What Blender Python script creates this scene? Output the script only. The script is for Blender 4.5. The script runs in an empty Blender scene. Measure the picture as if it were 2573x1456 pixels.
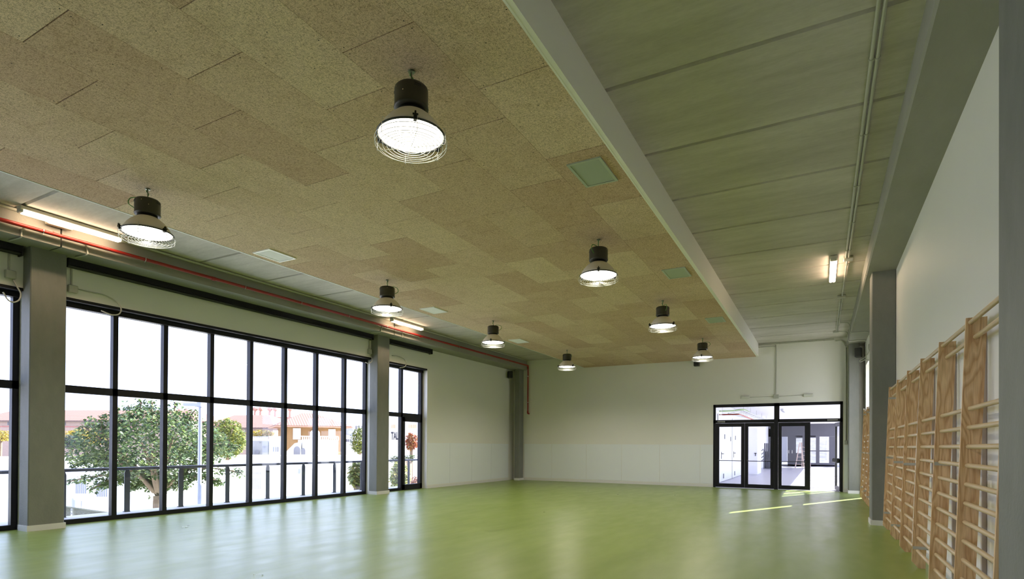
import bpy, math, random
from mathutils import Vector, Matrix
S = bpy.context.scene
COL = S.collection
random.seed(7)
# ------------------------------------------------------------------ camera
EYE = Vector((0, 0, 1.3))
FPX, CY = 1433.65, 1112.15
YAW, PITCH, ROLL = 0.496620735, 0.0062881, 0.00570445
_f = Vector((-math.sin(YAW)*math.cos(PITCH), math.cos(YAW)*math.cos(PITCH), math.sin(PITCH)))
_r = Vector((math.cos(YAW), math.sin(YAW), 0)); _u = _r.cross(_f)
RT = math.cos(ROLL)*_r + math.sin(ROLL)*_u
UP = -math.sin(ROLL)*_r + math.cos(ROLL)*_u
FW = _f
cam_d = bpy.data.cameras.new('camera'); cam = bpy.data.objects.new('camera', cam_d); COL.objects.link(cam)
cam_d.sensor_width = 36; cam_d.lens = FPX/2573*36; cam_d.shift_y = (CY-728)/2573; cam_d.clip_end = 600
cam_d.clip_start = 0.05
M = Matrix((RT, UP, -FW)).transposed().to_4x4(); M.translation = EYE
cam.matrix_world = M
S.camera = cam
# ------------------------------------------------------------------ light and exposure
S.view_settings.view_transform = 'Standard'; S.view_settings.look = 'None'
S.view_settings.gamma = 1; S.view_settings.use_curve_mapping = False
S.view_settings.exposure = 0.0
SKY, SUNP = 3.7, 45.0
world = bpy.data.worlds.new('sky'); S.world = world; world.use_nodes = True
wb = world.node_tree.nodes['Background']; wb.inputs[0].default_value = (0.72, 0.82, 1.25, 1); wb.inputs[1].default_value = SKY
sd = bpy.data.lights.new('sun', 'SUN'); sd.energy = SUNP; sd.angle = math.radians(0.25); sd.color = (1, .97, .9)
sun = bpy.data.objects.new('sun', sd); COL.objects.link(sun)
SUN_DIR = Vector((-.43, -.90, -.49)).normalized()
sun.rotation_euler = SUN_DIR.to_track_quat('-Z', 'Y').to_euler(); sun.location = (20, 40, 30)
S.cycles.use_denoising = True
S.cycles.max_bounces = 10; S.cycles.diffuse_bounces = 6; S.cycles.transparent_max_bounces = 16
S.cycles.caustics_reflective = False; S.cycles.caustics_refractive = False
S.cycles.sample_clamp_indirect = 8
LAMP_E, TUBE_E, LAMP_W = 5.0, 27.0, 158.0
# ------------------------------------------------------------------ measuring helpers (pixel of the photo -> point of the place)
def ray(x, y): return (x-1286.5)/FPX*RT - (y-CY)/FPX*UP + FW
def onz(x, y, z): d = ray(x, y); return EYE + d*((z-EYE.z)/d.z)
def onx(x, y, X): d = ray(x, y); return EYE + d*(X/d.x)
def ony(x, y, Y): d = ray(x, y); return EYE + d*(Y/d.y)
def deep(x, y, D): return EYE + ray(x, y)*D
# ------------------------------------------------------------------ materials
MATS = {}
def mat(name, col, rough=.6, metal=0, spec=.5, noise=None, bump=None, emit=None, strength=1):
    if name in MATS: return MATS[name]
    m = bpy.data.materials.new(name); m.use_nodes = True; nt = m.node_tree; b = nt.nodes['Principled BSDF']
    b.inputs['Base Color'].default_value = (*col, 1); b.inputs['Roughness'].default_value = rough
    b.inputs['Metallic'].default_value = metal; b.inputs['Specular IOR Level'].default_value = spec
    tc = nt.nodes.new('ShaderNodeTexCoord')
    if noise:   # (scale xyz, amount, second colour)
        sc, amt, c2 = noise
        mp = nt.nodes.new('ShaderNodeMapping'); mp.inputs['Scale'].default_value = sc
        n = nt.nodes.new('ShaderNodeTexNoise'); n.inputs['Scale'].default_value = 1; n.inputs['Detail'].default_value = 6
        n.inputs['Roughness'].default_value = .65
        r = nt.nodes.new('ShaderNodeValToRGB'); r.color_ramp.elements[0].position = .5-amt; r.color_ramp.elements[1].position = .5+amt
        r.color_ramp.elements[0].color = (*c2, 1); r.color_ramp.elements[1].color = (*col, 1)
        nt.links.new(tc.outputs['Object'], mp.inputs[0]); nt.links.new(mp.outputs[0], n.inputs['Vector'])
        nt.links.new(n.outputs[0], r.inputs[0]); nt.links.new(r.outputs[0], b.inputs['Base Color'])
    if bump:
        sc, st = bump
        mp = nt.nodes.new('ShaderNodeMapping'); mp.inputs['Scale'].default_value = sc
        n = nt.nodes.new('ShaderNodeTexNoise'); n.inputs['Scale'].default_value = 1; n.inputs['Detail'].default_value = 4
        bp = nt.nodes.new('ShaderNodeBump'); bp.inputs['Strength'].default_value = st; bp.inputs['Distance'].default_value = .01
        nt.links.new(tc.outputs['Object'], mp.inputs[0]); nt.links.new(mp.outputs[0], n.inputs['Vector'])
        nt.links.new(n.outputs[0], bp.inputs['Height']); nt.links.new(bp.outputs[0], b.inputs['Normal'])
    if emit:
        b.inputs['Emission Color'].default_value = (*emit, 1); b.inputs['Emission Strength'].default_value = strength
    MATS[name] = m; return m
def glass(name, tint=(.97, .985, .98), refl=1.0):
    m = bpy.data.materials.new(name); m.use_nodes = True; nt = m.node_tree; nt.nodes.clear()
    o = nt.nodes.new('ShaderNodeOutputMaterial'); mx = nt.nodes.new('ShaderNodeMixShader')
    t = nt.nodes.new('ShaderNodeBsdfTransparent'); t.inputs[0].default_value = (*tint, 1)
    g = nt.nodes.new('ShaderNodeBsdfGlossy'); g.inputs['Roughness'].default_value = .02
    ge = nt.nodes.new('ShaderNodeNewGeometry'); dt = nt.nodes.new('ShaderNodeVectorMath'); dt.operation = 'DOT_PRODUCT'
    nt.links.new(ge.outputs['Incoming'], dt.inputs[0]); nt.links.new(ge.outputs['Normal'], dt.inputs[1])
    last = dt.outputs['Value']
    for op, v, sw in (('ABSOLUTE', 0, 0), ('SUBTRACT', 1, 1), ('POWER', 5, 0), ('MULTIPLY', .92*refl, 0), ('ADD', .04*refl, 0)):
        n = nt.nodes.new('ShaderNodeMath'); n.operation = op
        if sw: n.inputs[0].default_value = v; nt.links.new(last, n.inputs[1])
        else: n.inputs[1].default_value = v; nt.links.new(last, n.inputs[0])
        last = n.outputs[0]
    nt.links.new(last, mx.inputs[0])
    nt.links.new(t.outputs[0], mx.inputs[1]); nt.links.new(g.outputs[0], mx.inputs[2]); nt.links.new(mx.outputs[0], o.inputs[0])
    return m
WHITE = mat('wall_paint', (.80, .785, .74), .55, noise=((.5, .5, .5), .3, (.77, .755, .71)))
WAINS = mat('wainscot_board', (.80, .83, .86), .5)
BASE = mat('baseboard_white', (.72, .71, .70), .4)
CONC = mat('pillar_concrete', (.235, .235, .215), .7, noise=((3, 3, 1.2), .25, (.17, .175, .16)), bump=((40, 40, 40), .25))
BEAMM = mat('beam_concrete', (.36, .35, .31), .75, noise=((2, .7, 2), .3, (.27, .27, .23)), bump=((40, 40, 40), .2))
BLACK = mat('black_aluminium', (.006, .006, .009), .45, spec=.3)
BLACKR = mat('black_plastic', (.01, .01, .01), .5)
GALV = mat('grey_conduit', (.50, .50, .44), .45)
BOXG = mat('junction_box_grey', (.46, .46, .41), .5)
RED = mat('red_pipe_paint', (.31, .014, .010), .35)
STEEL = mat('clamp_steel', (.75, .75, .73), .25, 1)
GREENC = mat('green_cable', (.10, .30, .06), .45)
HOUS = mat('lamp_housing_brown', (.035, .033, .022), .45)
SHADE = mat('lamp_reflector_grey', (.74, .68, .56), .5)
LENS = mat('lamp_lens_lit', (.9, .9, .85), .3, emit=(1, .94, .80), strength=LAMP_E)
RING = mat('lamp_ring_dark', (.03, .035, .035), .4)
WIRE = mat('guard_wire', (.62, .62, .58), .35, .8)
TUBE = mat('fluorescent_tube', (1, .9, .8), .4, emit=(1, .74, .50), strength=TUBE_E)
TUBEB = mat('fluorescent_body', (.60, .58, .53), .5)
VENT = mat('vent_white', (.86, .86, .84), .4)
DARK = mat('void_dark', (.02, .02, .02), .9)
RUNG = mat('beech_rung', (.62, .47, .28), .35, noise=((30, 2, 30), .3, (.52, .38, .21)))
GLASS = glass('window_glass'); GLASSD = glass('door_glass')

def wood_mat():
    m = mat('plywood_side', (.5, .3, .15), .42); nt = m.node_tree; b = nt.nodes['Principled BSDF']
    tc = nt.nodes.new('ShaderNodeTexCoord'); gi = nt.nodes.new('ShaderNodeObjectInfo')
    ad = nt.nodes.new('ShaderNodeVectorMath'); ad.operation = 'ADD'
    cm = nt.nodes.new('ShaderNodeCombineXYZ'); ml = nt.nodes.new('ShaderNodeMath'); ml.operation = 'MULTIPLY'; ml.inputs[1].default_value = 37
    nt.links.new(gi.outputs['Random'], ml.inputs[0]); nt.links.new(ml.outputs[0], cm.inputs[0]); nt.links.new(ml.outputs[0], cm.inputs[2])
    nt.links.new(tc.outputs['Object'], ad.inputs[0]); nt.links.new(cm.outputs[0], ad.inputs[1])
    mp = nt.nodes.new('ShaderNodeMapping'); mp.inputs['Scale'].default_value = (9, 1, 1.6)
    nt.links.new(ad.outputs[0], mp.inputs[0])
    n = nt.nodes.new('ShaderNodeTexNoise'); n.inputs['Scale'].default_value = 1.0; n.inputs['Detail'].default_value = 1.5
    nt.links.new(mp.outputs[0], n.inputs['Vector'])
    k = nt.nodes.new('ShaderNodeMath'); k.operation = 'MULTIPLY'; k.inputs[1].default_value = 9
    fr = nt.nodes.new('ShaderNodeMath'); fr.operation = 'FRACT'
    nt.links.new(n.outputs[0], k.inputs[0]); nt.links.new(k.outputs[0], fr.inputs[0])
    r = nt.nodes.new('ShaderNodeValToRGB'); e = r.color_ramp.elements
    e[0].position = 0; e[0].color = (.70, .46, .25, 1); e[1].position = 1; e[1].color = (.64, .40, .21, 1)
    x = e.new(.45); x.color = (.80, .57, .34, 1); x = e.new(.85); x.color = (.57, .34, .17, 1)
    nt.links.new(fr.outputs[0], r.inputs[0])
    n2 = nt.nodes.new('ShaderNodeTexNoise'); n2.inputs['Scale'].default_value = 1; n2.inputs['Detail'].default_value = 5
    mp2 = nt.nodes.new('ShaderNodeMapping'); mp2.inputs['Scale'].default_value = (90, 90, 6)
    nt.links.new(ad.outputs[0], mp2.inputs[0]); nt.links.new(mp2.outputs[0], n2.inputs['Vector'])
    mx = nt.nodes.new('ShaderNodeMix'); mx.data_type = 'RGBA'; mx.blend_type = 'MULTIPLY'; mx.inputs[0].default_value = .45
    r2 = nt.nodes.new('ShaderNodeValToRGB'); r2.color_ramp.elements[0].position = .35; r2.color_ramp.elements[0].color = (.62, .55, .5, 1); r2.color_ramp.elements[1].position = .6
    nt.links.new(n2.outputs[0], r2.inputs[0]); nt.links.new(r.outputs[0], mx.inputs[6]); nt.links.new(r2.outputs[0], mx.inputs[7])
    nt.links.new(mx.outputs[2], b.inputs['Base Color'])
    return m
WOOD = wood_mat()

def floor_mat():
    m = mat('green_linoleum', (.30, .40, .055), .30); nt = m.node_tree; b = nt.nodes['Principled BSDF']
    tc = nt.nodes.new('ShaderNodeTexCoord')
    def noise(sc, d=4):
        mp = nt.nodes.new('ShaderNodeMapping'); mp.inputs['Scale'].default_value = sc; mp.inputs['Location'].default_value = (3.3, 7.1, .37)
        n = nt.nodes.new('ShaderNodeTexNoise'); n.inputs['Scale'].default_value = 1; n.inputs['Detail'].default_value = d
        nt.links.new(tc.outputs['Object'], mp.inputs[0]); nt.links.new(mp.outputs[0], n.inputs['Vector']); return n
    n1 = noise((4, .9, 1), 3)
    r = nt.nodes.new('ShaderNodeValToRGB'); r.color_ramp.elements[0].position = .3; r.color_ramp.elements[1].position = .72
    r.color_ramp.elements[0].color = (.205, .282, .052, 1); r.color_ramp.elements[1].color = (.245, .326, .072, 1)
    nt.links.new(n1.outputs[0], r.inputs[0]); nt.links.new(r.outputs[0], b.inputs['Base Color'])
    n2 = noise((5, 1.7, 1), 2)
    mr = nt.nodes.new('ShaderNodeMath'); mr.operation = 'MULTIPLY_ADD'; mr.inputs[1].default_value = .16; mr.inputs[2].default_value = .24
    nt.links.new(n2.outputs[0], mr.inputs[0]); nt.links.new(mr.outputs[0], b.inputs['Roughness'])
    n3 = noise((5, 1.6, 1), 2)
    bp = nt.nodes.new('ShaderNodeBump'); bp.inputs['Strength'].default_value = .10; bp.inputs['Distance'].default_value = .003
    nt.links.new(n3.outputs[0], bp.inputs['Height']); nt.links.new(bp.outputs[0], b.inputs['Normal'])
    return m
FLOORM = floor_mat()

def fibre_mat():
    m = mat('wood_wool_board', (.5, .42, .22), .85); nt = m.node_tree; b = nt.nodes['Principled BSDF']
    b.inputs['Specular IOR Level'].default_value = .15
    tc = nt.nodes.new('ShaderNodeTexCoord'); ge = nt.nodes.new('ShaderNodeNewGeometry')
    r = nt.nodes.new('ShaderNodeValToRGB'); e = r.color_ramp.elements
    e[0].position = 0; e[0].color = (.70, .50, .36, 1); e[1].position = 1; e[1].color = (.86, .68, .50, 1)
    x = e.new(.5); x.color = (.78, .59, .43, 1)
    nt.links.new(ge.outputs['Random Per Island'], r.inputs[0])
    mx0 = r.outputs[0]
    for sc, sd, lo, st in (((75, 75, 1), 0, .5, .9), ((30, 160, 1), 5, .44, .6), ((140, 28, 1), 9, .44, .5), ((2.5, 2.5, 1), 3, .80, .35)):
        mp = nt.nodes.new('ShaderNodeMapping'); mp.inputs['Scale'].default_value = sc; mp.inputs['Location'].default_value = (sd, sd, 0)
        n = nt.nodes.new('ShaderNodeTexNoise'); n.inputs['Scale'].default_value = 1; n.inputs['Detail'].default_value = 3; n.inputs['Distortion'].default_value = 1.5
        nt.links.new(tc.outputs['Object'], mp.inputs[0]); nt.links.new(mp.outputs[0], n.inputs['Vector'])
        rr = nt.nodes.new('ShaderNodeValToRGB'); rr.color_ramp.elements[0].position = .33; rr.color_ramp.elements[1].position = .52
        rr.color_ramp.elements[0].color = (lo, lo*.93, lo*.85, 1)
        mx = nt.nodes.new('ShaderNodeMix'); mx.data_type = 'RGBA'; mx.blend_type = 'MULTIPLY'; mx.inputs[0].default_value = st
        nt.links.new(n.outputs[0], rr.inputs[0]); nt.links.new(mx0, mx.inputs[6]); nt.links.new(rr.outputs[0], mx.inputs[7]); mx0 = mx.outputs[2]
    nt.links.new(mx0, b.inputs['Base Color'])
    return m
FIBRE = fibre_mat()

def slab_mat():
    m = mat('slab_concrete', (.3, .3, .24), .8); nt = m.node_tree; b = nt.nodes['Principled BSDF']
    tc = nt.nodes.new('ShaderNodeTexCoord'); last = None
    col = nt.nodes.new('ShaderNodeRGB'); col.outputs[0].default_value = (.66, .62, .59, 1); mx0 = col.outputs[0]
    for sc, d, lo, st in (((.5, 1.6, 1), 5, .70, .6), ((1.6, 9, 1), 6, .72, .5), ((14, 50, 1), 3, .75, .35)):
        mp = nt.nodes.new('ShaderNodeMapping'); mp.inputs['Scale'].default_value = sc; mp.inputs['Rotation'].default_value = (0, 0, .06)
        n = nt.nodes.new('ShaderNodeTexNoise'); n.inputs['Scale'].default_value = 1; n.inputs['Detail'].default_value = d
        nt.links.new(tc.outputs['Object'], mp.inputs[0]); nt.links.new(mp.outputs[0], n.inputs['Vector'])
        rr = nt.nodes.new('ShaderNodeValToRGB'); rr.color_ramp.elements[0].position = .32; rr.color_ramp.elements[1].position = .66
        rr.color_ramp.elements[0].color = (lo, lo, lo*.97, 1)
        mx = nt.nodes.new('ShaderNodeMix'); mx.data_type = 'RGBA'; mx.blend_type = 'MULTIPLY'; mx.inputs[0].default_value = st
        nt.links.new(n.outputs[0], rr.inputs[0]); nt.links.new(mx0, mx.inputs[6]); nt.links.new(rr.outputs[0], mx.inputs[7]); mx0 = mx.outputs[2]
    nt.links.new(mx0, b.inputs['Base Color']); return m
SLAB = slab_mat()

def tile_mat(name, a, bcol, scale):
    m = mat(name, a, .8); nt = m.node_tree; b = nt.nodes['Principled BSDF']
    tc = nt.nodes.new('ShaderNodeTexCoord'); w = nt.nodes.new('ShaderNodeTexWave'); w.inputs['Scale'].default_value = scale
    w.bands_direction = 'X'; w.inputs['Distortion'].default_value = .4; w.inputs['Detail'].default_value = 1
    nt.links.new(tc.outputs['UV'], w.inputs['Vector'])
    r = nt.nodes.new('ShaderNodeValToRGB'); r.color_ramp.elements[0].color = (*bcol, 1); r.color_ramp.elements[1].color = (*a, 1)
    r.color_ramp.elements[0].position = .25; r.color_ramp.elements[1].position = .6
    nt.links.new(w.outputs[0], r.inputs[0]); nt.links.new(r.outputs[0], b.inputs['Base Color']); return m

# ------------------------------------------------------------------ mesh helpers
class MB:
    def __init__(s): s.v = []; s.f = []; s.mi = []; s.cur = 0; s.smooth = []
    def add(s, vs, fs, smooth=False):
        o = len(s.v); s.v += [Vector(v) for v in vs]
        for f in fs: s.f.append([i+o for i in f]); s.mi.append(s.cur); s.smooth.append(smooth)
        return s
    def box(s, x0, x1, y0, y1, z0, z1):
        return s.add([(x0,y0,z0),(x1,y0,z0),(x1,y1,z0),(x0,y1,z0),(x0,y0,z1),(x1,y0,z1),(x1,y1,z1),(x0,y1,z1)],
            [(0,3,2,1),(4,5,6,7),(0,1,5,4),(1,2,6,5),(2,3,7,6),(3,0,4,7)])
    def bevbox(s, x0, x1, y0, y1, z0, z1, b):
        # box with chamfered edges
        xs=(x0,x0+b,x1-b,x1); ys=(y0,y0+b,y1-b,y1); zs=(z0,z0+b,z1-b,z1); vs=[]; fs=[]
        import itertools
        idx={}
        for ax in range(3):
            for sd in (0,3):
                for i,j in itertools.product((1,2),(1,2)):
                    t=[0,0,0]; t[ax]=sd; o=[k for k in range(3) if k!=ax]; t[o[0]]=i; t[o[1]]=j
                    idx[tuple(t)]=len(vs); vs.append((xs[t[0]],ys[t[1]],zs[t[2]]))
        import bmesh
        bm=bmesh.new(); bv=[bm.verts.new(v) for v in vs]
        r=bmesh.ops.convex_hull(bm,input=bv); bm.verts.index_update()
        vv=[v.co[:] for v in bm.verts]; bm.verts.ensure_lookup_table()
        ff=[[v.index for v in f.verts] for f in bm.faces]; bm.free()
        return s.add(vv,ff)
    def frame(s, p, d, up=Vector((0,0,1))):
        d = d.normalized()
        if abs(d.dot(up)) > .98: up = Vector((1,0,0))
        a = d.cross(up).normalized(); b = a.cross(d).normalized(); return a, b
    def bar(s, p0, p1, w, h, up=Vector((0,0,1))):
        p0, p1 = Vector(p0), Vector(p1); a, b = s.frame(p0, p1-p0, up); a = a*w/2; b = b*h/2
        return s.add([p0-a-b,p0+a-b,p0+a+b,p0-a+b,p1-a-b,p1+a-b,p1+a+b,p1-a+b],[(0,3,2,1),(4,5,6,7),(0,1,5,4),(1,2,6,5),(2,3,7,6),(3,0,4,7)])
    def cyl(s, p0, p1, r0, r1=None, n=12, caps=True):
        p0, p1 = Vector(p0), Vector(p1); r1 = r0 if r1 is None else r1; a, b = s.frame(p0, p1-p0); vs = []
        for p, r in ((p0, r0), (p1, r1)):
            for i in range(n):
                t = 2*math.pi*i/n; vs.append(p+(a*math.cos(t)+b*math.sin(t))*r)
        fs = [(i, (i+1) % n, n+(i+1) % n, n+i) for i in range(n)]
        s.add(vs, fs, True)
        if caps:
            s.add(vs[:n], [tuple(range(n))[::-1]]); s.add(vs[n:], [tuple(range(n))])
        return s
    def tube(s, pts, r, n=8, sub=6, closed=False):
        P = [Vector(p) for p in pts]
        if sub > 1 and len(P) > 2:
            Q = []; L = len(P)
            rng = range(L if closed else L-1)
            for i in rng:
                p0 = P[(i-1) % L] if closed or i > 0 else P[0]; p1 = P[i]; p2 = P[(i+1) % L]; p3 = P[(i+2) % L] if closed or i+2 < L else P[-1]
                for k in range(sub):
                    t = k/sub; Q.append(.5*((2*p1)+(p2-p0)*t+(2*p0-5*p1+4*p2-p3)*t*t+(-p0+3*p1-3*p2+p3)*t**3))
            if not closed: Q.append(P[-1])
            P = Q
        L = len(P); vs = []; prev = None
        for i, p in enumerate(P):
            d = (P[(i+1) % L]-P[i-1]) if closed else (P[min(i+1, L-1)]-P[max(i-1, 0)])
            if d.length < 1e-9: d = Vector((0,0,1))
            d.normalize()
            if prev is None: a, b = s.frame(p, d)
            else:
                a = prev-d*prev.dot(d); a = a.normalized() if a.length > 1e-6 else s.frame(p, d)[0]; b = d.cross(a)
            prev = a
            rr = r[i*(len(r)-1)//max(L-1, 1)] if isinstance(r, (list, tuple)) else r
            for k in range(n):
                t = 2*math.pi*k/n; vs.append(p+(a*math.cos(t)+b*math.sin(t))*rr)
        fs = []
        for i in range(L if closed else L-1):
            j = (i+1) % L
            for k in range(n): fs.append((i*n+k, i*n+(k+1) % n, j*n+(k+1) % n, j*n+k))
        s.add(vs, fs, True)
        if not closed:
            s.add(vs[:n], [tuple(range(n))[::-1]]); s.add(vs[-n:], [tuple(range(n))])
        return s
    def ring(s, c, R, r, n=40, m=6):
        c = Vector(c); return s.tube([c+Vector((math.cos(2*math.pi*i/n)*R, math.sin(2*math.pi*i/n)*R, 0)) for i in range(n)], r, m, 1, True)
    def lathe(s, c, prof, n=32, smooth=True):
        c = Vector(c); vs = []
        for r, z in prof:
            for i in range(n):
                t = 2*math.pi*i/n; vs.append(c+Vector((r*math.cos(t), r*math.sin(t), z)))
        fs = []
        for k in range(len(prof)-1):
            for i in range(n): fs.append((k*n+i, k*n+(i+1) % n, (k+1)*n+(i+1) % n, (k+1)*n+i))
        return s.add(vs, fs, smooth)
    def disc(s, c, r, z=0, n=32):
        c = Vector(c); return s.add([c+Vector((r*math.cos(2*math.pi*i/n), r*math.sin(2*math.pi*i/n), z)) for i in range(n)], [tuple(range(n))])
    def prism(s, poly, ext):   # polygon of 3D points extruded by vector
        P = [Vector(p) for p in poly]; e = Vector(ext); n = len(P)
        return s.add(P+[p+e for p in P], [tuple(range(n))[::-1], tuple(range(n, 2*n))]+[(i, (i+1) % n, n+(i+1) % n, n+i) for i in range(n)])
    def quad(s, a, b, c, d): return s.add([a, b, c, d], [(0, 1, 2, 3)])
    def build(s, name, mats, parent=None, local=False, fix=True):
        me = bpy.data.meshes.new(name)
        off = Vector((0,0,0)) if (local or parent is None) else wloc(parent)
        me.from_pydata([v-off for v in s.v], [], s.f)
        for m in (mats if isinstance(mats, (list, tuple)) else [mats]): me.materials.append(m)
        me.polygons.foreach_set('material_index', s.mi); me.polygons.foreach_set('use_smooth', s.smooth)
        if fix:
            import bmesh
            bm = bmesh.new(); bm.from_mesh(me); bmesh.ops.recalc_face_normals(bm, faces=bm.faces); bm.to_mesh(me); bm.free()
        me.update()
        o = bpy.data.objects.new(name, me); COL.objects.link(o); o.parent = parent
        return o
def wloc(o):
    v = Vector(o.location)
    while o.parent: o = o.parent; v = v+Vector(o.location)
    return v
def tag(o, label=None, cat=None, group=None, kind=None):
    for k, v in (('label', label), ('category', cat), ('group', group), ('kind', kind)):
        if v: o[k] = v
    return o
def thing(name, loc, label, cat, group=None, rz=0, kind=None):
    o = bpy.data.objects.new(name, None); COL.objects.link(o); o.location = loc; o.rotation_euler = (0, 0, rz); o.empty_display_size = .1
    return tag(o, label, cat, group, kind)
def struct(o, label=None): o['kind'] = 'structure'; return tag(o, label)
def copy_tree(o, parent=None):
    c = o.copy(); COL.objects.link(c); c.parent = parent
    for ch in list(o.children): copy_tree(ch, c)
    return c
def solo(name, mb, m, label, cat, group=None):   # a thing that is one mesh: origin moved to its centre-bottom
    xs = [v.x for v in mb.v]; ys = [v.y for v in mb.v]; zs = [v.z for v in mb.v]
    c = Vector(((min(xs)+max(xs))/2, (min(ys)+max(ys))/2, min(zs)))
    for v in mb.v: v -= c
    o = mb.build(name, m); o.location = c
    return tag(o, label, cat, group)

# ------------------------------------------------------------------ dimensions of the hall
XL, XW, XP, XB = -10.45, -10.65, -10.22, -9.87      # left wall, window plane, pillar face, beam face
XR, XPR, XBR = 1.09, .745, .665                      # right wall, pillar face, beam face
YB, Y0 = 19.4, -4.2
ZS, ZF, ZB = 4.55, 4.15, 4.20                        # slab, fibre ceiling, beam soffit
ZBR = 4.27
FX0, FX1 = -7.55, -1.782
PY = [(-3.45, -2.95), (3.98, 4.44), (11.45, 11.92), (18.9, 19.35)]
# ------------------------------------------------------------------ structure
struct(MB().box(XW-.12, XR+.45, Y0-.2, YB+.02, -.25, 0).build('floor', FLOORM), 'glossy green linoleum floor of the hall')
# slab of planks with recessed joints
mb = MB()
YJ = [4.96+1.322*k for k in range(-8, 12)]
ys = [Y0-.2]+[y for y in YJ if Y0 < y < YB]+[YB+.02]
for a, b in zip(ys[:-1], ys[1:]):
    g = .009; c = .018
    x0, x1 = XL-.2, XR+.4
    mb.add([(x0,a,ZS+.035),(x0,a+g,ZS+.035),(x0,a+g+c,ZS),(x0,b-g-c,ZS),(x0,b-g,ZS+.035),(x0,b,ZS+.035),
            (x1,a,ZS+.035),(x1,a+g,ZS+.035),(x1,a+g+c,ZS),(x1,b-g-c,ZS),(x1,b-g,ZS+.035),(x1,b,ZS+.035)],
           [(i, i+1, i+7, i+6) for i in range(5)])
mb.box(x0, x1, Y0-.2, YB+.3, ZS+.036, ZS+.35)
struct(mb.build('ceiling', SLAB, fix=False), 'concrete plank slab above the hall')
# suspended ceiling of wood wool boards
offs = [3.86, 4.30, 3.49, 3.95, 3.15, 3.63, 2.82, 3.27, 3.75]
mb = MB(); L = 1.265; wcol = (FX1-FX0)/9; gp = .0025
colx = [FX1, -2.411, -3.062, -3.70, -4.352, -4.992, -5.66, -6.30, -6.93, FX0]
for i in range(9):
    xa, xb = colx[i+1], colx[i]; y = offs[i]-L*7
    gx = gp*.5
    while y < YB:
        a, b = max(y, Y0), min(y+L, YB)
        if b-a > .02:
            mb.cur = 0; mb.box(xa+gx, xb-gx, a+gp*1.5, b-gp*1.5, ZF, ZF+.03)
            mb.cur = 1
            for sx, sy in ((.05, .035), (.05, L-.035), (wcol-.05, .035), (wcol-.05, L-.035), (wcol/2, L*.33), (wcol/2, L*.67), (.05, L*.5), (wcol-.05, L*.5)):
                px, py = xa+sx+random.uniform(-.012, .012), y+sy+random.uniform(-.012, .012)
                if a+.02 < py < b-.02 and random.random() < .85: mb.disc((px, py, ZF-.0012), .0055, 0, 6)
        y += L
mb.cur = 2; mb.box(FX0, FX1, Y0, YB, ZF+.031, ZF+.05)
sc_ = struct(mb.build('ceiling_panel', [FIBRE, DARK, DARK], fix=False), 'suspended ceiling of straw-coloured wood wool boards')
mb = MB().box(FX1+.004, FX1+.045, Y0, YB, ZF-.004, ZS); mb.box(FX1-.012, FX1+.004, Y0, YB, ZF-.006, ZF+.0)
struct(mb.build('trim_1', mat('fascia_paint', (.90, .88, .85), .5)), 'white fascia along the right edge of the suspended ceiling')
struct(MB().box(FX0-.022, FX0-.002, Y0, YB, ZF-.004, ZF+.06).build('trim_2', mat('edge_profile', (.75, .77, .72), .4)), 'thin white edge profile on the left of the suspended ceiling')
# left wall : lintel over the windows, solid end, piers behind the pillars
YW3 = 13.90
mb = MB()
mb.box(XL-.35, XL, Y0, YW3, 3.60, ZS+.2)
mb.box(XL-.35, XL, YW3, YB+.02, 0, ZS+.2)
for a, b in PY[:3]: mb.box(XL-.30, XL-.06, a+.03, b-.03, 0, 3.6)
struct(mb.build('wall_left', WHITE), 'white left wall above and beyond the tall windows')
# back wall with door opening (door_1)
DX0, DX1, DZ = -3.08, .56, 2.67
mb = MB(); mb.box(XL-.35, DX0, YB, YB+.22, 0, ZS+.2); mb.box(DX1, XR+.4, YB, YB+.22, 0, ZS+.2); mb.box(DX0, DX1, YB, YB+.22, DZ, ZS+.2)
struct(mb.build('wall_back', WHITE), 'white end wall with the glazed doors')
# right wall with a window slot
WY0, WY1 = 17.45, 18.62
mb = MB(); mb.box(XR, XR+.4, Y0, WY0, 0, ZS+.2); mb.box(XR, XR+.4, WY1, YB+.22, 0, ZS+.2); mb.box(XR, XR+.4, WY0, WY1, 3.6, ZS+.2)
struct(mb.build('wall_right', WHITE), 'white right wall behind the wall bars')
struct(MB().box(XL-.35, XR+.4, Y0-.2, Y0, 0, ZS+.2).build('wall_front', WHITE), 'white wall behind the viewer')
# wainscot on the back wall: smooth boards with fine joints
mb = MB(); jx = [-9.98, -8.82, -7.45, -6.14, -4.81, -3.49, DX0-.0]
for a, b in zip(jx[:-1], jx[1:]): mb.box(a+.006, b-.006, YB-.010, YB, .10, 1.375)
struct(mb.build('trim_3', WAINS), 'wainscot boards on the end wall')
mb = MB()
for a, b in ((YW3+.02, 15.1), (15.1, 16.4), (16.4, 17.7), (17.7, 18.99)): mb.box(XL, XL+.008, a+.003, b-.003, .10, 1.375)
struct(mb.build('trim_4', WAINS), 'wainscot boards on the left wall')
struct(MB().box(.60, XPR+.02, YB-.008, YB, .1, 1.375).build('trim_5', WAINS))
# baseboards
struct(MB().box(XP, DX0-.01, YB-.018, YB, 0, .075).box(DX1+.01, XR, YB-.018, YB, 0, .075).build('baseboard_back', BASE))
struct(MB().box(XL, XL+.018, YW3+.01, 18.88, 0, .075).build('baseboard_left', BASE))
mb = MB()
for a, b in ((3.7, 11.25), (11.9, WY0-.02), (WY1+.02, YB)): mb.box(XR-.018, XR, a, b, 0, .09)
struct(mb.build('baseboard_right', BASE))
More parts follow.
